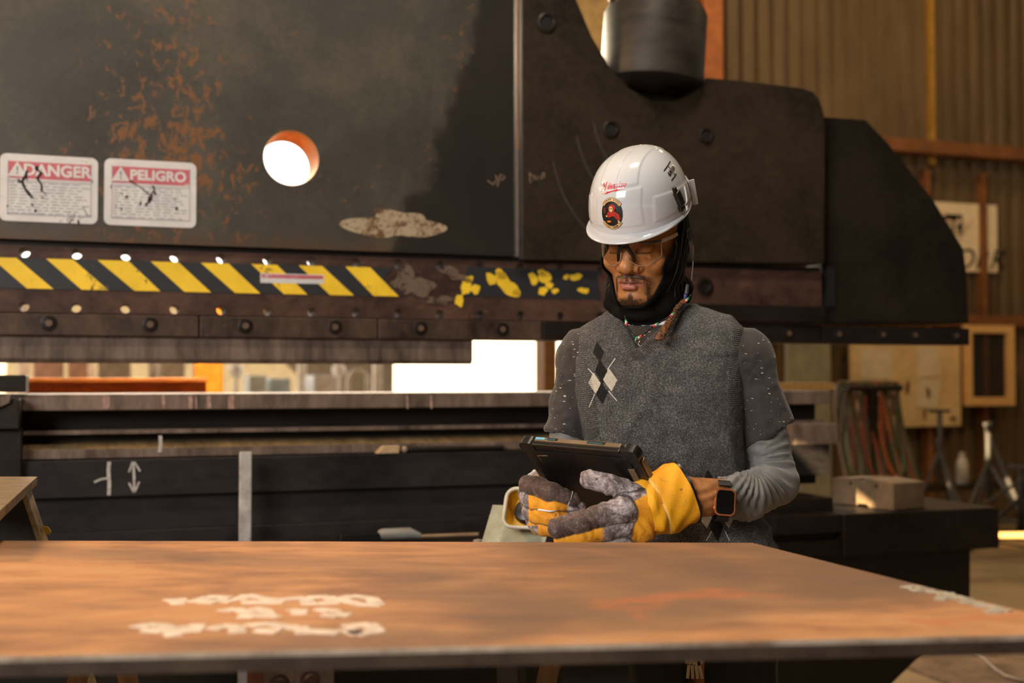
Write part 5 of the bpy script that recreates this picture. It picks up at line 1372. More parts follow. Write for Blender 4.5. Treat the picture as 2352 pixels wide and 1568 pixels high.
def mat_wool():
    t = NT('grey_melange_wool'); P_ = t.xyz()
    f = t.noise(330, 3, .7); f2 = t.noise(700, 2, .6); f3 = t.noise(35, 4, .6)
    q = t.math('ADD', t.math('MULTIPLY', f, .5), t.math('ADD', t.math('MULTIPLY', f2, .35), t.math('MULTIPLY', f3, .15)))
    c = t.ramp(q, [(.37, (.016, .016, .016)), (.50, (.062, .059, .057)), (.63, (.23, .22, .21))])
    front = t.math('LESS_THAN', P_[1], 2.52)
    def diam(px, py, w_, h_, col, c, tilt=0.0):
        o = S(px, py, 2.40); dx = t.math('SUBTRACT', P_[0], o.x); dz = t.math('SUBTRACT', P_[2], o.z); dx = t.math('ADD', dx, t.math('MULTIPLY', dz, tilt))
        dx = t.math('ADD', dx, t.math('MULTIPLY', t.math('SUBTRACT', t.noise(300, 2), .5), .004))
        s = t.math('ADD', t.math('DIVIDE', t.math('ABSOLUTE', dx), w_), t.math('DIVIDE', t.math('ABSOLUTE', dz), h_))
        k = t.math('MULTIPLY', t.step(s, 1.03, .97), front)
        return t.mix(k, c, col)
    K = t.ramp(f, [(.4, (.002, .002, .002)), (.7, (.008, .007, .007))]); Wh = t.ramp(f, [(.35, (.42, .38, .30)), (.65, (.62, .57, .47))])
    mpx = 2.40 / FPX
    for px, py, w_, h_, col in ((1379, 807, 13, 25, K), (1384, 853, 14, 29, K), (1384, 901, 15, 29, K), (1369, 880, 14, 25, Wh), (1404, 872, 16, 27, Wh), (1628, 1103, 14, 26, K), (1644, 1208, 16, 36, K), (1619, 1186, 16, 26, Wh), (1671, 1188, 16, 24, Wh)):
        c = diam(px, py, w_ * mpx, h_ * mpx, col, c, .10)
    def line(x0, y0, x1, y1, c):
        a, b2 = S(x0, y0, 2.40), S(x1, y1, 2.40); mx, mz = (a.x + b2.x) / 2, (a.z + b2.z) / 2; dx, dz = b2.x - a.x, b2.z - a.z; L = math.hypot(dx, dz); dx /= L; dz /= L
        X_ = t.math('SUBTRACT', P_[0], mx); Z2 = t.math('SUBTRACT', P_[2], mz)
        al = t.math('ABSOLUTE', t.math('ADD', t.math('MULTIPLY', X_, dx), t.math('MULTIPLY', Z2, dz))); pe = t.math('ABSOLUTE', t.math('SUBTRACT', t.math('MULTIPLY', X_, dz), t.math('MULTIPLY', Z2, dx)))
        k = t.math('MULTIPLY', t.math('MULTIPLY', t.math('LESS_THAN', al, L / 2), t.math('LESS_THAN', pe, .0009)), front); return t.mix(k, c, (.66, .62, .54))
    for q4 in ((1354, 845, 1370, 863), (1416, 822, 1398, 848), (1357, 936, 1369, 905), (1400, 898, 1419, 921), (1633, 1218, 1621, 1240), (1664, 1218, 1674, 1240)): c = line(*q4, c)
    rib = t.attr('rib'); rs = t.math('SINE', t.attr('ribco'))
    c = t.mix(t.math('MULTIPLY', rib, t.step(rs, .1, .8)), c, t.mix(.55, c, (.02, .019, .018)))
    hgt = t.math('ADD', t.math('MULTIPLY', f, 1.0), t.math('MULTIPLY', t.math('MULTIPLY', rib, rs), .6))
    t.bump(hgt, .55, .0022)
    return t.out(c, .95, 0, Sheen_Weight=.08, Sheen_Roughness=.5)


# vest
g = G((.06, 2.36, .93), (.60, 2.68, 1.52), .0034)
T = trunk(g)
arm_cut_l = d_cap(g, SL + Vector((.075, .0, -.05)), SL + Vector((.105, -.01, -.25)), .078, .055)
arm_cut_r = d_cap(g, SR + Vector((-.070, .0, -.03)), SR + Vector((-.075, -.01, -.22)), .074, .050)
F = smax(T, -arm_cut_l, .008); F = smax(F, -arm_cut_r, .008)
nv = neck_v(g); inner = trunk(g, .010)
F = smax(F, -nv, .006); F = np.maximum(F, -(inner) if False else F)
F = np.maximum(F, np.maximum(-nv, F))
F = np.maximum(F, .955 - g.Z)
g.F = F
def near(V, px, d=2.42): return V
def segd(V, pts):
    """distance in the front (x,z) projection to a polyline, and the running length"""
    best = np.full(len(V), 9.0); run = np.zeros(len(V)); acc = 0
    for a, b2 in zip(pts[:-1], pts[1:]):
        a = np.array(a); b2 = np.array(b2); d = b2 - a; L = np.linalg.norm(d); q = V[:, [0, 2]] - a; t = np.clip(q @ d / L ** 2, 0, 1); e = np.linalg.norm(q - t[:, None] * d, axis=1)
        m = e < best; best = np.where(m, e, best); run = np.where(m, acc + t * L, run); acc += L
    return best, run
def xz(px, py, d=2.44): p = S(px, py, d); return (p.x, p.z)
vline = [xz(1418, 706), (VX, VZ), xz(1592, 688)]
al = [xz(1708, 722), xz(1702, 800), xz(1690, 870), xz(1692, 935)]
ar = [xz(1318, 745), xz(1325, 830), xz(1338, 900), xz(1352, 985)]
def a_rib(V):
    r = np.zeros(len(V))
    for pl_, wd in ((vline, .024), (al, .026), (ar, .024)):
        d, _ = segd(V, pl_); r = np.maximum(r, 1 - sstep(d, wd * .9, wd))
    return r * (V[:, 1] < 2.53)
def a_ribco(V):
    out = np.zeros(len(V)); b0 = np.full(len(V), 9.0)
    for pl_ in (vline, al, ar):
        d, rn_ = segd(V, pl_); m = d < b0; out = np.where(m, rn_, out); b0 = np.where(m, d, b0)
    return out * 2 * math.pi / .0042
def fold(V, px, py, ang, wid, ln, amp, d=2.42):
    c = S(px, py, d); dx, dz = V[:, 0] - c.x, V[:, 2] - c.z; a = math.radians(ang); u = dx * math.cos(a) + dz * math.sin(a); v_ = -dx * math.sin(a) + dz * math.cos(a)
    return amp * np.exp(-(v_ / wid) ** 2) * np.exp(-(u / ln) ** 2)
def d_vest(V):
    o = .0022 * vnoise(V, 14, 1) + .0009 * vnoise(V, 60, 2) + .0006 * vnoise(V, 260, 6)
    for a in ((1560, 770, 38, .009, .07, .004), (1460, 960, 60, .014, .06, .005), (1600, 1010, -35, .014, .09, .006), (1560, 1060, -25, .012, .10, .005), (1640, 920, -55, .012, .07, .006), (1670, 1020, -70, .010, .06, .006), (1650, 1060, -20, .010, .08, -.004), (1410, 1010, 75, .012, .06, .004), (1560, 900, -30, .02, .08, .003), (1620, 1225, -80, .012, .05, .005), (1700, 1150, 80, .01, .05, .006)): o = o + fold(V, *a)
    r = a_rib(V); d, _ = segd(V, vline); o = o + .0016 * r
    o += .0035 * vnoise(V, 30, 4) * sstep(-V[:, 2], -1.03, -.98) + .004 * np.sin(V[:, 2] * 120) * (V[:, 0] > .52)
    return o
vest = skin('knitted_vest', g, mat_wool(), man, d_vest, {'rib': a_rib, 'ribco': a_ribco}, it=1); vest['label'] = 'grey wool vest with black and cream argyle diamonds'

# loose wool fibres standing off the knit
rs_ = np.random.RandomState(3); me_ = vest.data; nv0 = len(me_.vertices)
co = np.empty(nv0 * 3); me_.vertices.foreach_get('co', co); co = co.reshape(-1, 3); no = np.empty(nv0 * 3); me_.vertices.foreach_get('normal', no); no = no.reshape(-1, 3)
pick = rs_.choice(nv0, min(nv0, 16000), replace=False); p0 = co[pick]; dn_ = no[pick] + rs_.normal(0, .55, (len(pick), 3)); dn_ /= np.linalg.norm(dn_, axis=1, keepdims=True)
ln = rs_.uniform(.0015, .0042, (len(pick), 1)) * np.where((p0[:, 2:3] < 1.06) & (p0[:, 0:1] > .5), 2.2, 1); sd_ = np.cross(dn_, rs_.normal(0, 1, dn_.shape)); sd_ /= np.linalg.norm(sd_, axis=1, keepdims=True)
vs_ = np.stack([p0 - sd_ * .00011, p0 + sd_ * .00011, p0 + dn_ * ln], 1).reshape(-1, 3)
fm = bpy.data.meshes.new('wool_fuzz'); fm.from_pydata(vs_.tolist(), [], np.arange(len(vs_)).reshape(-1, 3).tolist()); fm.update()
fz = link('wool_fuzz', fm, plain('wool_fibre', (.20, .18, .165), .9), vest); fz['kind'] = 'stuff'

# t-shirt under the vest, with sleeves
def mat_tee():
    t = NT('dark_speckled_tee'); f = t.noise(500, 3, .7); sp = t.noise(230, 2, .4, t.mapping((.35, .5, 1.3), (0, .5, 0))); f3 = t.noise(9, 4, .6)
    c = t.ramp(t.math('ADD', t.math('MULTIPLY', f, .5), t.math('MULTIPLY', f3, .5)), [(.35, (.015, .012, .011)), (.65, (.052, .042, .038))])
    c = t.mix(t.step(sp, .70, .72), c, (.55, .52, .50))
    c = t.mix(t.attr('whiteline'), c, (.75, .74, .76))
    t.bump(f, .2, .001); return t.out(c, .85, 0, Sheen_Weight=.2)
g = G((.0, 2.36, 1.0), (.66, 2.68, 1.52), .0040)
F = trunk(g, .006)
cufL = S(1763, 997, 2.485); cufR = S(1303, 1000, 2.54)
axL = (cufL - SL).normalized(); axR = (cufR - SR).normalized()
slL = smin(d_cap(g, SL + Vector((.002, 0, -.022)), cufL, .060, .0575), d_cap(g, SL + Vector((0, 0, -.014)), SL + Vector((-.06, 0, .01)), .058, .05), .03)
slR = smin(d_cap(g, SR + Vector((-.002, 0, -.006)), cufR, .053, .050), d_cap(g, SR, SR + Vector((.06, 0, .0)), .052, .05), .03)
def plane(g, p, n): return (g.X - p.x) * n.x + (g.Y - p.y) * n.y + (g.Z - p.z) * n.z
cutnL = (axL + Vector((.22, 0, .0))).normalized()
slL = np.maximum(slL, plane(g, cufL, cutnL)); slR = np.maximum(slR, plane(g, cufR, axR))
hoL = np.maximum(d_cap(g, SL, cufL + axL * .05, .058, .0535), -plane(g, SL, axL)); hoR = np.maximum(d_cap(g, SR, cufR + axR * .05, .050, .046), -plane(g, SR, axR))
F = smin(F, slL, .012); F = smin(F, slR, .012)
pass
nh = np.sqrt(((g.X - NB.x + .008) / 1.0) ** 2 + ((g.Y - 2.515) / .95) ** 2) - .066; zc_ = S(1475, 742, 2.45).z; nh = np.maximum(nh, zc_ - g.Z - (g.Y - 2.45) * .35)
F = smax(F, -nh, .004); F = np.maximum(F, 1.03 - g.Z)
g.F = F
def d_tee(V):
    o = .0016 * vnoise(V, 26, 3)
    s = (V - np.array(SL)) @ np.array(axL); side = (V[:, 0] > .46)
    o += side * (.0035 * np.sin(V[:, 0] * 95 + V[:, 2] * 38 + 2 * vnoise(V, 12, 8)))
    rgt = V[:, 0] < .165
    o += rgt * (.0022 * np.sin(V[:, 0] * 120 + V[:, 2] * 62 + 2.5 * vnoise(V, 10, 5)))
    o += .0012 * vnoise(V, 90, 9); return o
def a_wl(V): x, y, z = V.T; return (np.abs(z - zc_ - (2.45 - y) * -.35 * 0 + .0) < .0035) * (np.abs(x - NB.x + .02) < .045) * (y < 2.49) * 1.0
tee = skin('t_shirt', g, mat_tee(), man, d_tee, {'whiteline': a_wl}); tee['label'] = 'dark grey t-shirt with white flecks'

# ---- grey compression sleeves
def mat_sleeve():
    t = NT('grey_compression_sleeve'); f = t.noise(700, 2, .6); c = t.ramp(t.noise(14, 4), [(.3, (.115, .112, .105)), (.7, (.185, .180, .168))])
    w_ = t.math('SINE', t.attr('along')); t.bump(t.math('ADD', f, t.math('MULTIPLY', t.math('MULTIPLY', w_, t.attr('ribend')), 2.0)), .25, .0012)
    c = t.mix(t.math('MULTIPLY', t.attr('ribend'), t.step(w_, .2, 1.0)), c, (.09, .09, .09))
    return t.out(c, .6, 0, Sheen_Weight=.25)
m_sl = mat_sleeve()
midL = S(1712, 1141, 2.38); wcL = S(1655, 1140, 2.325)
g = G((.40, 2.24, .99), (.66, 2.56, 1.26), .0030)
F = d_cap(g, SL + (cufL - SL) * .75, EL, .047, .0435)
F = smin(F, d_cap(g, EL, midL, .0455, .046), .014); F = smin(F, d_cap(g, midL, wcL, .047, .0385), .01)
F = np.maximum(F, plane(g, wcL, (WL - midL).normalized()))
g.F = F
E_ = np.array(EL); M_ = np.array(midL); W_ = np.array(wcL); U_ = np.array(cufL)
def d_sl(V):
    # crease folds radiating from the inside of the elbow
    ic = np.array(S(1725, 1062, 2.42)); d = np.linalg.norm((V - ic) * np.array([1, .5, 1]), axis=1); ang = np.arctan2(V[:, 2] - ic[2], V[:, 0] - ic[0])
    f = np.sin(ang * 26 + 2.6 * vnoise(V, 22, 2) + d * 25) * np.exp(-((d - .055) / .045) ** 2) * sstep(-ang, -1.0, -.3) * .0030
    f += .0011 * np.sin(V[:, 0] * 420 + V[:, 2] * 170 + 3 * vnoise(V, 20, 6)) * np.exp(-((V[:, 0] - .44) / .05) ** 2)
    up = (V[:, 2] > E_[2] + .05); f += up * .0018 * np.sin(V[:, 2] * 260 + V[:, 0] * 50 + 2 * vnoise(V, 12, 3))
    return f + .0008 * vnoise(V, 50, 1)
def a_al(V): a = (M_ - W_); L = np.linalg.norm(a); a = a / L; return (V - W_) @ a * 2 * math.pi / .0026
def a_re(V): a = (M_ - W_); L = np.linalg.norm(a); a = a / L; s = (V - W_) @ a; return 1 - sstep(s, .022, .026)
sl = skin('arm_sleeve', g, m_sl, man, d_sl, {'along': a_al, 'ribend': a_re}, it=2); sl['label'] = 'grey stretch sleeve on the bent near arm'
g = G((.0, 2.34, 1.0), (.20, 2.62, 1.24), .004)
F = d_cap(g, SR + (cufR - SR) * .8, ER, .042, .042); F = smin(F, d_cap(g, ER, S(1262, 1100, 2.46), .042, .034), .012); g.F = F
skin('arm_sleeve', g, m_sl, man, attrs={'along': lambda V: V[:, 2] * 0, 'ribend': lambda V: V[:, 2] * 0})
# bare wrist and forearm between sleeve and glove
g = G((.30, 2.2, 1.02), (.48, 2.40, 1.16), .0018)
F = d_cap(g, S(1665, 1140, 2.335), S(1608, 1141, 2.305), .0335, .0345); F = smin(F, d_cap(g, S(1608, 1141, 2.305), S(1545, 1137, 2.285), .0350, .0385), .012)
F = smin(F, d_cap(g, S(1600, 1112, 2.285), S(1560, 1108, 2.28), .010, .012), .012)
F = smin(F, d_cap(g, S(1560, 1150, 2.262), S(1610, 1152, 2.282), .007, .006), .008)
g.F = F
def d_wr(V): return .0012 * vnoise(V, 60, 2) + .0010 * np.sin(V[:, 2] * 300 + 3 * vnoise(V, 25, 4))
wr = skin('wrist', g, m_skin, head, d_wr, {k: (lambda V: V[:, 0] * 0) for k in ('lip', 'lipup', 'beard', 'lash', 'brow')})

# ---- trousers
g = G((.12, 2.34, .03), (.66, 2.70, 1.0), .006)
T = np.maximum(np.maximum(trunk(g, .012), g.Z - .99), .80 - g.Z); F = T
hx0 = .375
for s in (-1, 1): F = smin(F, d_cap(g, (hx0 + s * .088, 2.515, .88), (hx0 + s * .105, 2.50, .46), .096, .072), .02); F = smin(F, d_cap(g, (hx0 + s * .105, 2.50, .46), (hx0 + s * .11, 2.53, .11), .072, .062), .02)
F = np.maximum(F, .07 - g.Z); g.F = F
def d_tr(V): return .004 * vnoise(V, 16, 2) + .003 * np.sin(V[:, 0] * 130 + 3 * vnoise(V, 8, 3))
tr_ = skin('trousers', g, plain('dark_work_trousers', (.012, .013, .014), .75, var=.6, scale=9), man, d_tr); tr_['label'] = 'dark green black work trousers'
for s in (-1, 1):
    b = MB(); hx = hx0 + s * .11
    b.box((hx - .045, 2.40, 0), (hx + .045, 2.60, .085)); b.box((hx - .042, 2.33, 0), (hx + .042, 2.42, .055)); b.build('boot', plain('brown_boot_%d' % s, (.05, .03, .018), .6), man, bevel=.02)
ky = empty('key_bunch', S(1592, 1498, 2.385), 0, 'bunch of keys hanging from his trousers below the plate edge', 'keys')
m_key = plain('brass_key', (.42, .33, .20), .3, .7)
MB().box((-.012, -.004, -.003), (.012, .004, .006)).build('clip', plain('steel_clip', (.5, .48, .45), .3, .8), ky, bevel=.001)
for k, (x, a) in enumerate(((-.008, .10), (-.003, -.02), (.003, -.12), (.008, -.22))):
    mb = MB(); mb.lathe([(0, -.001), (.0095, -.001), (.0095, .001), (0, .001)], (x, -.004 - k * .002, -.014), (0, 1, 0), 16); mb.box((x - .003, -.005 - k * .002, -.05), (x + .003, -.003 - k * .002, -.014), rot=Matrix.Rotation(a, 3, 'Y'), c=(x, -.004, -.012)); mb.build('key', m_key, ky)

# ---- necklace and braid
def onv(px, py, d): return S(px, py, d)
nkp = [S(1592, 672, 2.455), S(1578, 688, 2.44), S(1562, 706, 2.425), S(1545, 722, 2.412), S(1527, 733, 2.402), S(1508, 745, 2.394), S(1490, 758, 2.388), S(1475, 770, 2.384), S(1463, 776, 2.382), S(1453, 768, 2.386), S(1444, 756, 2.392), S(1439, 742, 2.402), S(1436, 726, 2.42)]
neck = empty('necklace', (0, 0, 0)); neck.parent = man
def catmull(P_, n=8):
    o = []
    for i in range(len(P_) - 1):
        p0, p1, p2, p3 = P_[max(i - 1, 0)], P_[i], P_[i + 1], P_[min(i + 2, len(P_) - 1)]
        for k in range(n):
            t = k / n; o.append(.5 * ((2 * p1) + (p2 - p0) * t + (2 * p0 - 5 * p1 + 4 * p2 - p3) * t * t + (3 * p1 - p0 - 3 * p2 + p3) * t ** 3))
    return o + [P_[-1]]
cpt = catmull(nkp, 10); bead_m = {c: plain('bead_' + n_, col, .2, Coat_Weight=.5) for c, n_, col in (('g', 'green', (.03, .42, .16)), ('w', 'white', (.78, .70, .58)), ('r', 'red', (.60, .035, .02)), ('k', 'black', (.008, .008, .008)))}
acc = 0; lastp = cpt[0]; seq = 'kkkkkgwrkkkkk' ; k = 0; beads = {c: MB() for c in 'gwrk'}; pos = []
for p in cpt[1:]:
    acc += (p - lastp).length; lastp = p
    if acc >= .0042: pos.append(p.copy()); acc = 0
for i, p in enumerate(pos):
    c = 'kkkgwrkkkk'[i % 10] if i < len(pos) * .6 else 'kkrwgkkkkk'[i % 10]; r_ = .0031 if c != 'k' else .0022
    b = beads[c]; b.lathe([(0, -r_), (r_ * .7, -r_ * .7), (r_, 0), (r_ * .7, r_ * .7), (0, r_)], p, (.3, .1, 1), 10)
mb = MB(); mb.tube(cpt, .0012, 6); neck0 = mb.build('cord', bead_m['k'], neck, smooth=True)
for c, n_ in (('g', 'green'), ('w', 'white'), ('r', 'red'), ('k', 'black')):
    o = beads[c].build(n_ + '_beads', bead_m[c], neck, smooth=True); o['kind'] = 'stuff'
pp_ = S(1464, 778, 2.378); mb = MB(); mb.tube([pp_ + Vector((.0045 * math.cos(a), 0, .0045 * math.sin(a) - .004)) for a in [i * math.pi / 6 for i in range(12)]], .0008, 6, closed=True); mb.tube([pp_ + Vector((.002, -.001, -.009)), pp_ + Vector((.004, -.001, -.016))], .0012, 6); mb.build('pendant', plain('silver_pendant', (.6, .5, .38), .25, .9), neck, smooth=True)
br = [S(1572, 690, 2.445), S(1556, 708, 2.43), S(1545, 728, 2.412), S(1532, 748, 2.392), S(1523, 763, 2.382), S(1514, 778, 2.378)]
bc = catmull(br, 7)
g = G((min(p.x for p in bc) - .02, min(p.y for p in bc) - .02, min(p.z for p in bc) - .02), (max(p.x for p in bc) + .02, max(p.y for p in bc) + .02, max(p.z for p in bc) + .02), .0012)
F = g.F
for i, p in enumerate(bc):
    t = i / len(bc)
    for q in (0, 1, 2):
        a = i * 1.15 + q * 2.09; F = smin(F, d_ell(g, (p.x + (.0028 + .002 * t) * math.cos(a), p.y + .003 * math.sin(a), p.z), (.0034 + .0016 * t, .0036, .0046)), .0010)
g.F = F
braid = skin('braid', g, plain('brown_hair', (.16, .060, .016), .6, var=.85, scale=160, bump=.6), man, lambda V: .0008 * vnoise(V, 500, 1), it=1); braid['label'] = 'brown braid hanging out of the hood'

# ---- tablet
TL = S(1203, 1004, 2.385); tv_ = Vector((.80, -.60, -.035)).normalized(); ev = Vector((.40, .57, -.716)); ev = (ev - tv_ * ev.dot(tv_)).normalized(); nv_ = tv_.cross(ev).normalized()
if nv_.z < 0: nv_ = -nv_
# columns: right along the top edge, down the sheet, out of the back
TM = Matrix((tv_, ev, -nv_)).transposed().to_4x4(); TM.translation = TL
tab = bpy.data.objects.new('tablet', None); COL.objects.link(tab); tab.matrix_world = TM; tag(tab, 'rugged tablet in a black bumper case held in both gloves', 'tablet')
LW, LH = .262, .185
m_case = plain('black_rubber_case', (.010, .009, .008), .35); m_tanc = plain('dull_tan_hard_shell', (.17, .115, .065), .4)  # trim shell is tan, lighter than the black case
def slab(x0, y0, x1, y1, r, z0, z1): m = MB(); m.prism(rrect(x0, y0, x1, y1, r, 6), z0, z1, axis='z'); return m
slab(0, 0, LW, LH, .020, .0, .016).build('shell', m_case, tab, bevel=.003)
slab(.006, .006, LW - .006, LH - .006, .016, -.003, .0).build('screen', plain('dark_screen', (.01, .01, .012), .08), tab)
slab(.018, .016, LW - .018, LH - .016, .012, .016, .0185).build('back_panel', plain('black_back_panel', (.006, .005, .005), .4), tab, bevel=.0015)
for cx_, cy2 in ((.013, .013), (LW - .013, .013), (.013, LH - .013), (LW - .013, LH - .013)):
    m = MB(); m.prism(rrect(cx_ - .018, cy2 - .018, cx_ + .018, cy2 + .018, .015, 5), -.002, .0180, axis='z'); m.build('corner_bumper', m_case, tab, bevel=.005)
m = MB(); m.box((.032, -.0045, -.001), (LW - .032, .002, .009)); m.build('top_edge_trim', m_tanc, tab, bevel=.0015)
m = MB(); m.box((.030, -.0035, .0105), (LW - .03, .003, .0195)); m.build('top_edge_rib', m_case, tab, bevel=.002)
m = MB(); m.box((LW - .002, .030, -.001), (LW + .0045, LH - .03, .009)); m.build('side_edge_trim', m_tanc, tab, bevel=.0015)
for x0, x1, mt, nm in ((.0335, .056, plain('blue_port_cover', (.16, .42, .62), .4), 'blue_port_cover'), (.062, .086, m_hole, 'port_slot'), (.155, .195, m_hole, 'port_slot')):
    m = MB(); m.box((x0, -.0054, .001), (x1, -.004, .0065)); m.build(nm, mt, tab)
for x0 in (.064, .158):
    m = MB(); 
    for k in range(int((.020 if x0 < .1 else .034) / .0026)): m.box((x0 + k * .0026, -.0060, .0042), (x0 + .0013 + k * .0026, -.0053, .0062))
    o = m.build('teal_contact_row', plain('teal_contacts', (.05, .25, .30), .4), tab); o['kind'] = 'stuff'
m = MB(); m.tube([(.034, .052, .0186), (.030, .030, .0186), (.055, .028, .0186)], .0009, 6); m.build('corner_scratch_line', plain('tan_moulding_line', (.25, .17, .10), .4), tab, smooth=True)
m = MB(); m.box((LW - .030, .045, .0160), (LW - .016, .085, .0195)); m.build('strap_slot', m_tanc, tab, bevel=.001)

# ---- gloves
def mat_glove():
    t = NT('leather_and_yellow_canvas_glove'); f = t.noise(38, 6, .7, None, .6); f2 = t.noise(260, 4, .7); f3 = t.noise(17, 5, .65, t.mapping(loc=(3, 1, 4)), .4)
    lea = t.ramp(t.math('ADD', t.math('MULTIPLY', f, .7), t.math('MULTIPLY', f2, .3)), [(.36, (.040, .022, .018)), (.47, (.20, .15, .145)), (.60, (.56, .51, .54))])
    brn = t.ramp(t.math('ADD', t.math('MULTIPLY', f, .6), t.math('MULTIPLY', f2, .4)), [(.36, (.022, .013, .010)), (.54, (.11, .066, .052)), (.68, (.34, .27, .25))])
    yel = t.ramp(t.math('ADD', t.math('MULTIPLY', f3, .8), t.math('MULTIPLY', f2, .2)), [(.30, (.20, .075, .008)), (.42, (.70, .27, .006)), (.7, (.92, .42, .010))])
    c = t.mix(t.attr('brown'), lea, brn); c = t.mix(t.attr('yellow'), c, yel); c = t.mix(t.math('MULTIPLY', t.attr('dark_marks'), .92), c, (.020, .014, .012))
    t.bump(t.math('ADD', f, t.math('MULTIPLY', f2, .4)), .35, .003); return t.out(c, .72, 0, Sheen_Weight=.1)
m_gl = mat_glove()
def capd(V, a, b, ra, rb):
    a = np.array(a); b = np.array(b); d = b - a; t = np.clip(((V - a) @ d) / (d @ d), 0, 1); return np.linalg.norm(V - a - t[:, None] * d, axis=1) - (ra + (rb - ra) * t)
def chd(V, pts, rs):
    return np.min([capd(V, pts[i], pts[i + 1], rs[i], rs[i + 1]) for i in range(len(pts) - 1)], axis=0)
def glove(name, fingers, palm, lo, hi, ycol, label, disp):
    g = G(lo, hi, .0017)
    F = g.F
    for a, b2, ra, rb in palm: F = smin(F, d_cap(g, a, b2, ra, rb), .014)
    for pts, rs, col in fingers:
        d = None
        for i in range(len(pts) - 1): e = d_cap(g, pts[i], pts[i + 1], rs[i], rs[i + 1]); d = e if d is None else smin(d, e, .006)
        F = smin(F, d, .0035)
    g.F = F
    def which(V): return np.array([chd(V, p, r_) for p, r_, c in fingers] + [np.min([capd(V, a, b2, ra, rb) for a, b2, ra, rb in palm], axis=0) + .002])
    cols = [c for _, _, c in fingers] + ['palm']
    def sel(V, c):
        w_ = which(V); k = np.argmin(w_, axis=0); return np.isin(k, [i for i, q in enumerate(cols) if q == c]).astype(float)
    def yel(V): return np.clip(np.maximum(sel(V, 'yellow') * (1 - ycol(V, 'tip')), ycol(V, 'y') * sel(V, 'palm')), 0, 1)
    def dark_marks(V):
        w_ = np.sort(which(V), axis=0); cr = 1 - sstep(w_[1] - w_[0], .0005, .0030); return np.clip(cr * .9 + sstep(vnoise(V, 95, 3) + .35 * vnoise(V, 240, 5), .62, .9) * .8, 0, 1)  # darker where fingers meet, plus random stain blotches
    o = skin(name, g, m_gl, man, disp, {'brown': lambda V: sel(V, 'brown') * (1 - sstep(1176 + V[:, 0] / V[:, 1] * FPX, 1362, 1402)), 'yellow': yel, 'dark_marks': dark_marks}, it=2); o['label'] = label; return o
# his left hand, thumb up on the tablet back, fingers pointing to the other hand
D = 2.25
fL = [([S(1475, 1146, 2.27), S(1430, 1122, 2.275), S(1400, 1112, 2.27), S(1353, 1101, 2.275)], [.024, .0195, .0190, .0185], 'leather'),
      ([S(1430, 1172, 2.245), S(1385, 1182, 2.232), S(1335, 1197, 2.225), S(1279, 1212, 2.235)], [.026, .0215, .0200, .0185], 'brown'),
      ([S(1425, 1205, 2.25), S(1388, 1217, 2.238), S(1340, 1230, 2.232), S(1292, 1238, 2.242)], [.024, .0195, .0185, .0165], 'yellow'),
      ([S(1430, 1232, 2.26), S(1388, 1244, 2.25), S(1345, 1254, 2.246), S(1300, 1258, 2.256)], [.022, .0185, .0175, .0155], 'leather'),
      ([S(1435, 1252, 2.27), S(1395, 1265, 2.265), S(1355, 1273, 2.265), S(1325, 1274, 2.27)], [.019, .0160, .0150, .0135], 'yellow')]
pL = [(S(1500, 1150, 2.275), S(1440, 1165, 2.26), .034, .030), (S(1490, 1180, 2.275), S(1440, 1215, 2.265), .029, .030), (S(1470, 1160, 2.27), S(1440, 1150, 2.275), .032, .024), (S(1470, 1215, 2.27), S(1445, 1238, 2.275), .030, .026)]
seam_a, seam_b = S(1428, 1170, 2.25), S(1475, 1240, 2.25)
def ycL(V, w_):
    px = 1176 + V[:, 0] / V[:, 1] * FPX; py = HZ + (CZ - V[:, 2]) / V[:, 1] * FPX
    if w_ == 'tip': return np.maximum((px < 1262) * 1.0, sstep(px, 1378, 1392))
    edge = 1429 + (py - 1166) * .30; line = 1166 - (px - 1427) * .57
    return ((px > edge) & (py > line)).astype(float) * (1 - 0)
def d_gL(V): return .0009 * vnoise(V, 60, 2) + .0010 * np.sin(V[:, 0] * 330 + V[:, 2] * 200 + 3 * vnoise(V, 30, 3)) * (vnoise(V, 25, 6) > -.1)
gL = glove('work_glove', fL, pL, (.05, 2.17, .93), (.33, 2.36, 1.16), ycL, 'leather and yellow work glove, thumb on the tablet back', d_gL)
# gauntlet cuff
cA, cB = S(1476, 1174, 2.275), S(1570, 1131, 2.302)
ax = (cB - cA).normalized(); sd = ax.cross(Vector((0, 1, 0))).normalized(); fw = sd.cross(ax).normalized()
def cuff_pt(t, a, off=0):
    r1 = .043 + .016 * sstep(t, .0, .42); r2 = .040 + .008 * t; c = cA.lerp(cB, t)
    bulge = .006 * math.exp(-((t - .12) / .10) ** 2) * (1 + .6 * math.sin(a * 5 + 1)) + .0018 * math.sin(a * 3 + t * 9) + .0012 * math.sin(a * 7 - t * 14) - .0035 * math.exp(-((t - .30) / .03) ** 2)
    up = sd if sd.z > 0 else -sd
    return c + up * (math.cos(a) * (r1 + bulge + off)) + fw * (math.sin(a) * (r2 + bulge + off))
def tubeset(t0, t1, nt, off0, off1, name, mat, par, na=72):
    m = MB(); vs = []; 
    for off in (off1, off0):
        for i in range(nt + 1):
            for k in range(na): vs.append(cuff_pt(t0 + (t1 - t0) * i / nt, 2 * math.pi * k / na, off))
    n1 = (nt + 1) * na; fs = []
    for i in range(nt):
        for k in range(na):
            q = (i * na + k, i * na + (k + 1) % na, (i + 1) * na + (k + 1) % na, (i + 1) * na + k); fs += [q, tuple(n1 + x for x in reversed(q))]
    for k in range(na):
        k2 = (k + 1) % na; fs += [(k, n1 + k, n1 + k2, k2), (nt * na + k, nt * na + k2, n1 + nt * na + k2, n1 + nt * na + k)]
    m.add(vs, fs); return m.build(name, mat, par, smooth='auto')
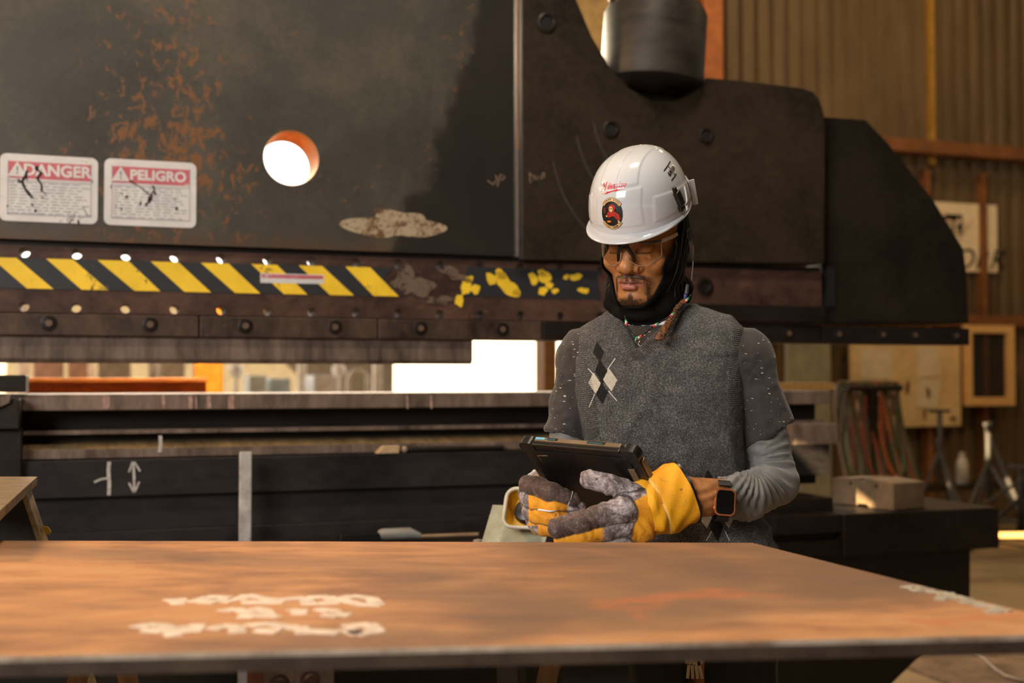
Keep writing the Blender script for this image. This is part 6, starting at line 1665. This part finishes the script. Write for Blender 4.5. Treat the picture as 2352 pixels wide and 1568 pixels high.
def mat_canvas():
    t = NT('yellow_canvas'); f3 = t.noise(11, 5, .65, None, .4); f2 = t.noise(300, 3, .7); sm = t.noise(26, 5, .7, None, 1.0)
    c = t.ramp(f3, [(.3, (.78, .31, .004)), (.7, (.93, .45, .008))]); c = t.mix(t.math('MULTIPLY', t.step(sm, .62, .74), .55), c, (.30, .13, .02))
    t.bump(t.math('ADD', f2, t.math('MULTIPLY', sm, 1.5)), .3, .003); return t.out(c, .7)
m_can = mat_canvas()
cuff = tubeset(.0, 1.0, 30, 0, .003, 'gauntlet_cuff', m_can, gL)
tubeset(.985, 1.03, 2, -.001, .0045, 'black_binding', m_black, gL)
tubeset(.275, .335, 3, .0, .0035, 'cuff_seam', plain('pale_stitching', (.85, .50, .12), .7, scale=400), gL)
# his right hand wrapped under the far edge of the tablet
fR = [([S(1212, 1112, 2.415), S(1234, 1118, 2.385), S(1268, 1134, 2.362), S(1312, 1152, 2.362)], [.019, .0205, .0215, .0195], 'brown'),
      ([S(1214, 1142, 2.41), S(1238, 1156, 2.375), S(1275, 1166, 2.355), S(1330, 1168, 2.362)], [.019, .0195, .0190, .0165], 'yellow'),
      ([S(1218, 1172, 2.405), S(1243, 1185, 2.365), S(1280, 1193, 2.345), S(1332, 1190, 2.352)], [.018, .0185, .0180, .0160], 'yellow'),
      ([S(1230, 1200, 2.395), S(1250, 1212, 2.36), S(1285, 1216, 2.345), S(1325, 1212, 2.352)], [.016, .0165, .0160, .0140], 'yellow'),
      ([S(1222, 1120, 2.455), S(1232, 1100, 2.472), S(1268, 1082, 2.475)], [.020, .0180, .0160], 'leather')]
pR = [(S(1224, 1132, 2.43), S(1240, 1196, 2.42), .030, .028), (S(1250, 1120, 2.455), S(1250, 1170, 2.45), .028, .026)]
def ycR(V, w_):
    px = 1176 + V[:, 0] / V[:, 1] * FPX; py = HZ + (CZ - V[:, 2]) / V[:, 1] * FPX
    if w_ == 'tip': return np.maximum((px > 1303) * 1.0, ((px < 1214) | ((px < 1236) & (py > 1205))) * 1.0)
    return ((px > 1212) & (py > 1150)) * 1.0
gR = glove('work_glove', fR, pR, (.0, 2.30, .98), (.20, 2.52, 1.16), ycR, 'dirtier leather and yellow work glove under the tablet edge', d_gL)
mb = MB(); tipc = S(1307, 1150, 2.362); dtip = (S(1312, 1152, 2.362) - S(1268, 1134, 2.362)).normalized(); sa = dtip.cross(Vector((0, 1, 0))).normalized(); sb = sa.cross(dtip)
mb.tube([tipc + (sa * math.cos(a) + sb * math.sin(a)) * .0198 for a in [i * math.pi / 12 for i in range(24)]], .0011, 6, closed=True); mb.build('white_band', plain('white_welt', (.55, .55, .52), .6), gR, smooth=True)
mb = MB(); mb.tube([S(1236, 1170, 2.347), S(1262, 1174, 2.336), S(1282, 1172, 2.335)], [.0020, .0019, .0008], 8); mb.build('white_band', plain('white_welt_b', (.62, .62, .66), .6), gR, smooth=True)

# ---- wrist watch
wc = S(1665, 1153, 2.278); fdir = (wcL - WL).normalized(); zup = Vector((0, 0, 1)); wn = Vector((-.05, -1, .12)).normalized()
wy = (zup - wn * zup.dot(wn)).normalized(); wx = wy.cross(wn).normalized() * -1; wx = wn.cross(wy) * -1
if wx.x < 0: wx = -wx
WM = Matrix((wx, wy, wn)).transposed().to_4x4() @ Matrix.Rotation(-.07, 4, 'Z'); WM.translation = wc
wt = bpy.data.objects.new('wrist_watch', None); COL.objects.link(wt); wt.matrix_world = WM; wt.parent = man
m_or = plain('orange_copper_case', (.50, .14, .05), .3, .6)
m = MB(); m.prism(rrect(-.0195, -.0255, .0195, .0255, .010, 6), -.006, .0035, axis='z'); m.build('case', m_or, wt, bevel=.0015)
m = MB(); m.prism(rrect(-.0165, -.0225, .0165, .0225, .008, 6), .0035, .0050, axis='z'); m.build('dial', plain('black_glass', (.004, .004, .004), .06), wt, bevel=.0008)
m = MB(); m.lathe([(0, 0), (.0042, 0), (.0042, .0035), (0, .0038)], (-.0195, .010, 0), (-1, 0, 0), 16); m.build('crown', plain('orange_crown', (.85, .12, .02), .35), wt, smooth='auto')
m = MB(); m.box((-.0215, -.014, -.002), (-.019, -.004, .001)); m.build('side_button', plain('orange_button', (.7, .10, .02), .35), wt, bevel=.0005)
m = MB(); cc = Vector((-.002, -.004, -.040)); pts = []
for sgn in (1,):
    for i in range(21):
        a = math.radians(62 + i * (296 - 0) / 20 * 1.0); pts.append((a,))
vs = []; n = 0
for (a,) in pts:
    y, z = .0385 * math.cos(a - math.pi / 2 + math.pi / 2), 0
band = []
for i in range(25):
    a = math.radians(48 + i * 264 / 24); band.append((math.sin(a), math.cos(a)))
m = MB(); vs = []
for sy, cz in band:
    for wx_, rr in ((-.0145, .0375), (.0085, .0375), (.0085, .0400), (-.0145, .0400)): vs.append((wx_ + .0025, sy * rr + .003, cz * rr - .0365))
m.add(vs, [(i * 4 + k, i * 4 + (k + 1) % 4, i * 4 + 4 + (k + 1) % 4, i * 4 + 4 + k) for i in range(24) for k in range(4)] + [(0, 1, 2, 3), (99, 98, 97, 96)])
m.build('strap', plain('dark_grey_strap', (.022, .020, .020), .5, scale=200), wt, smooth='auto')
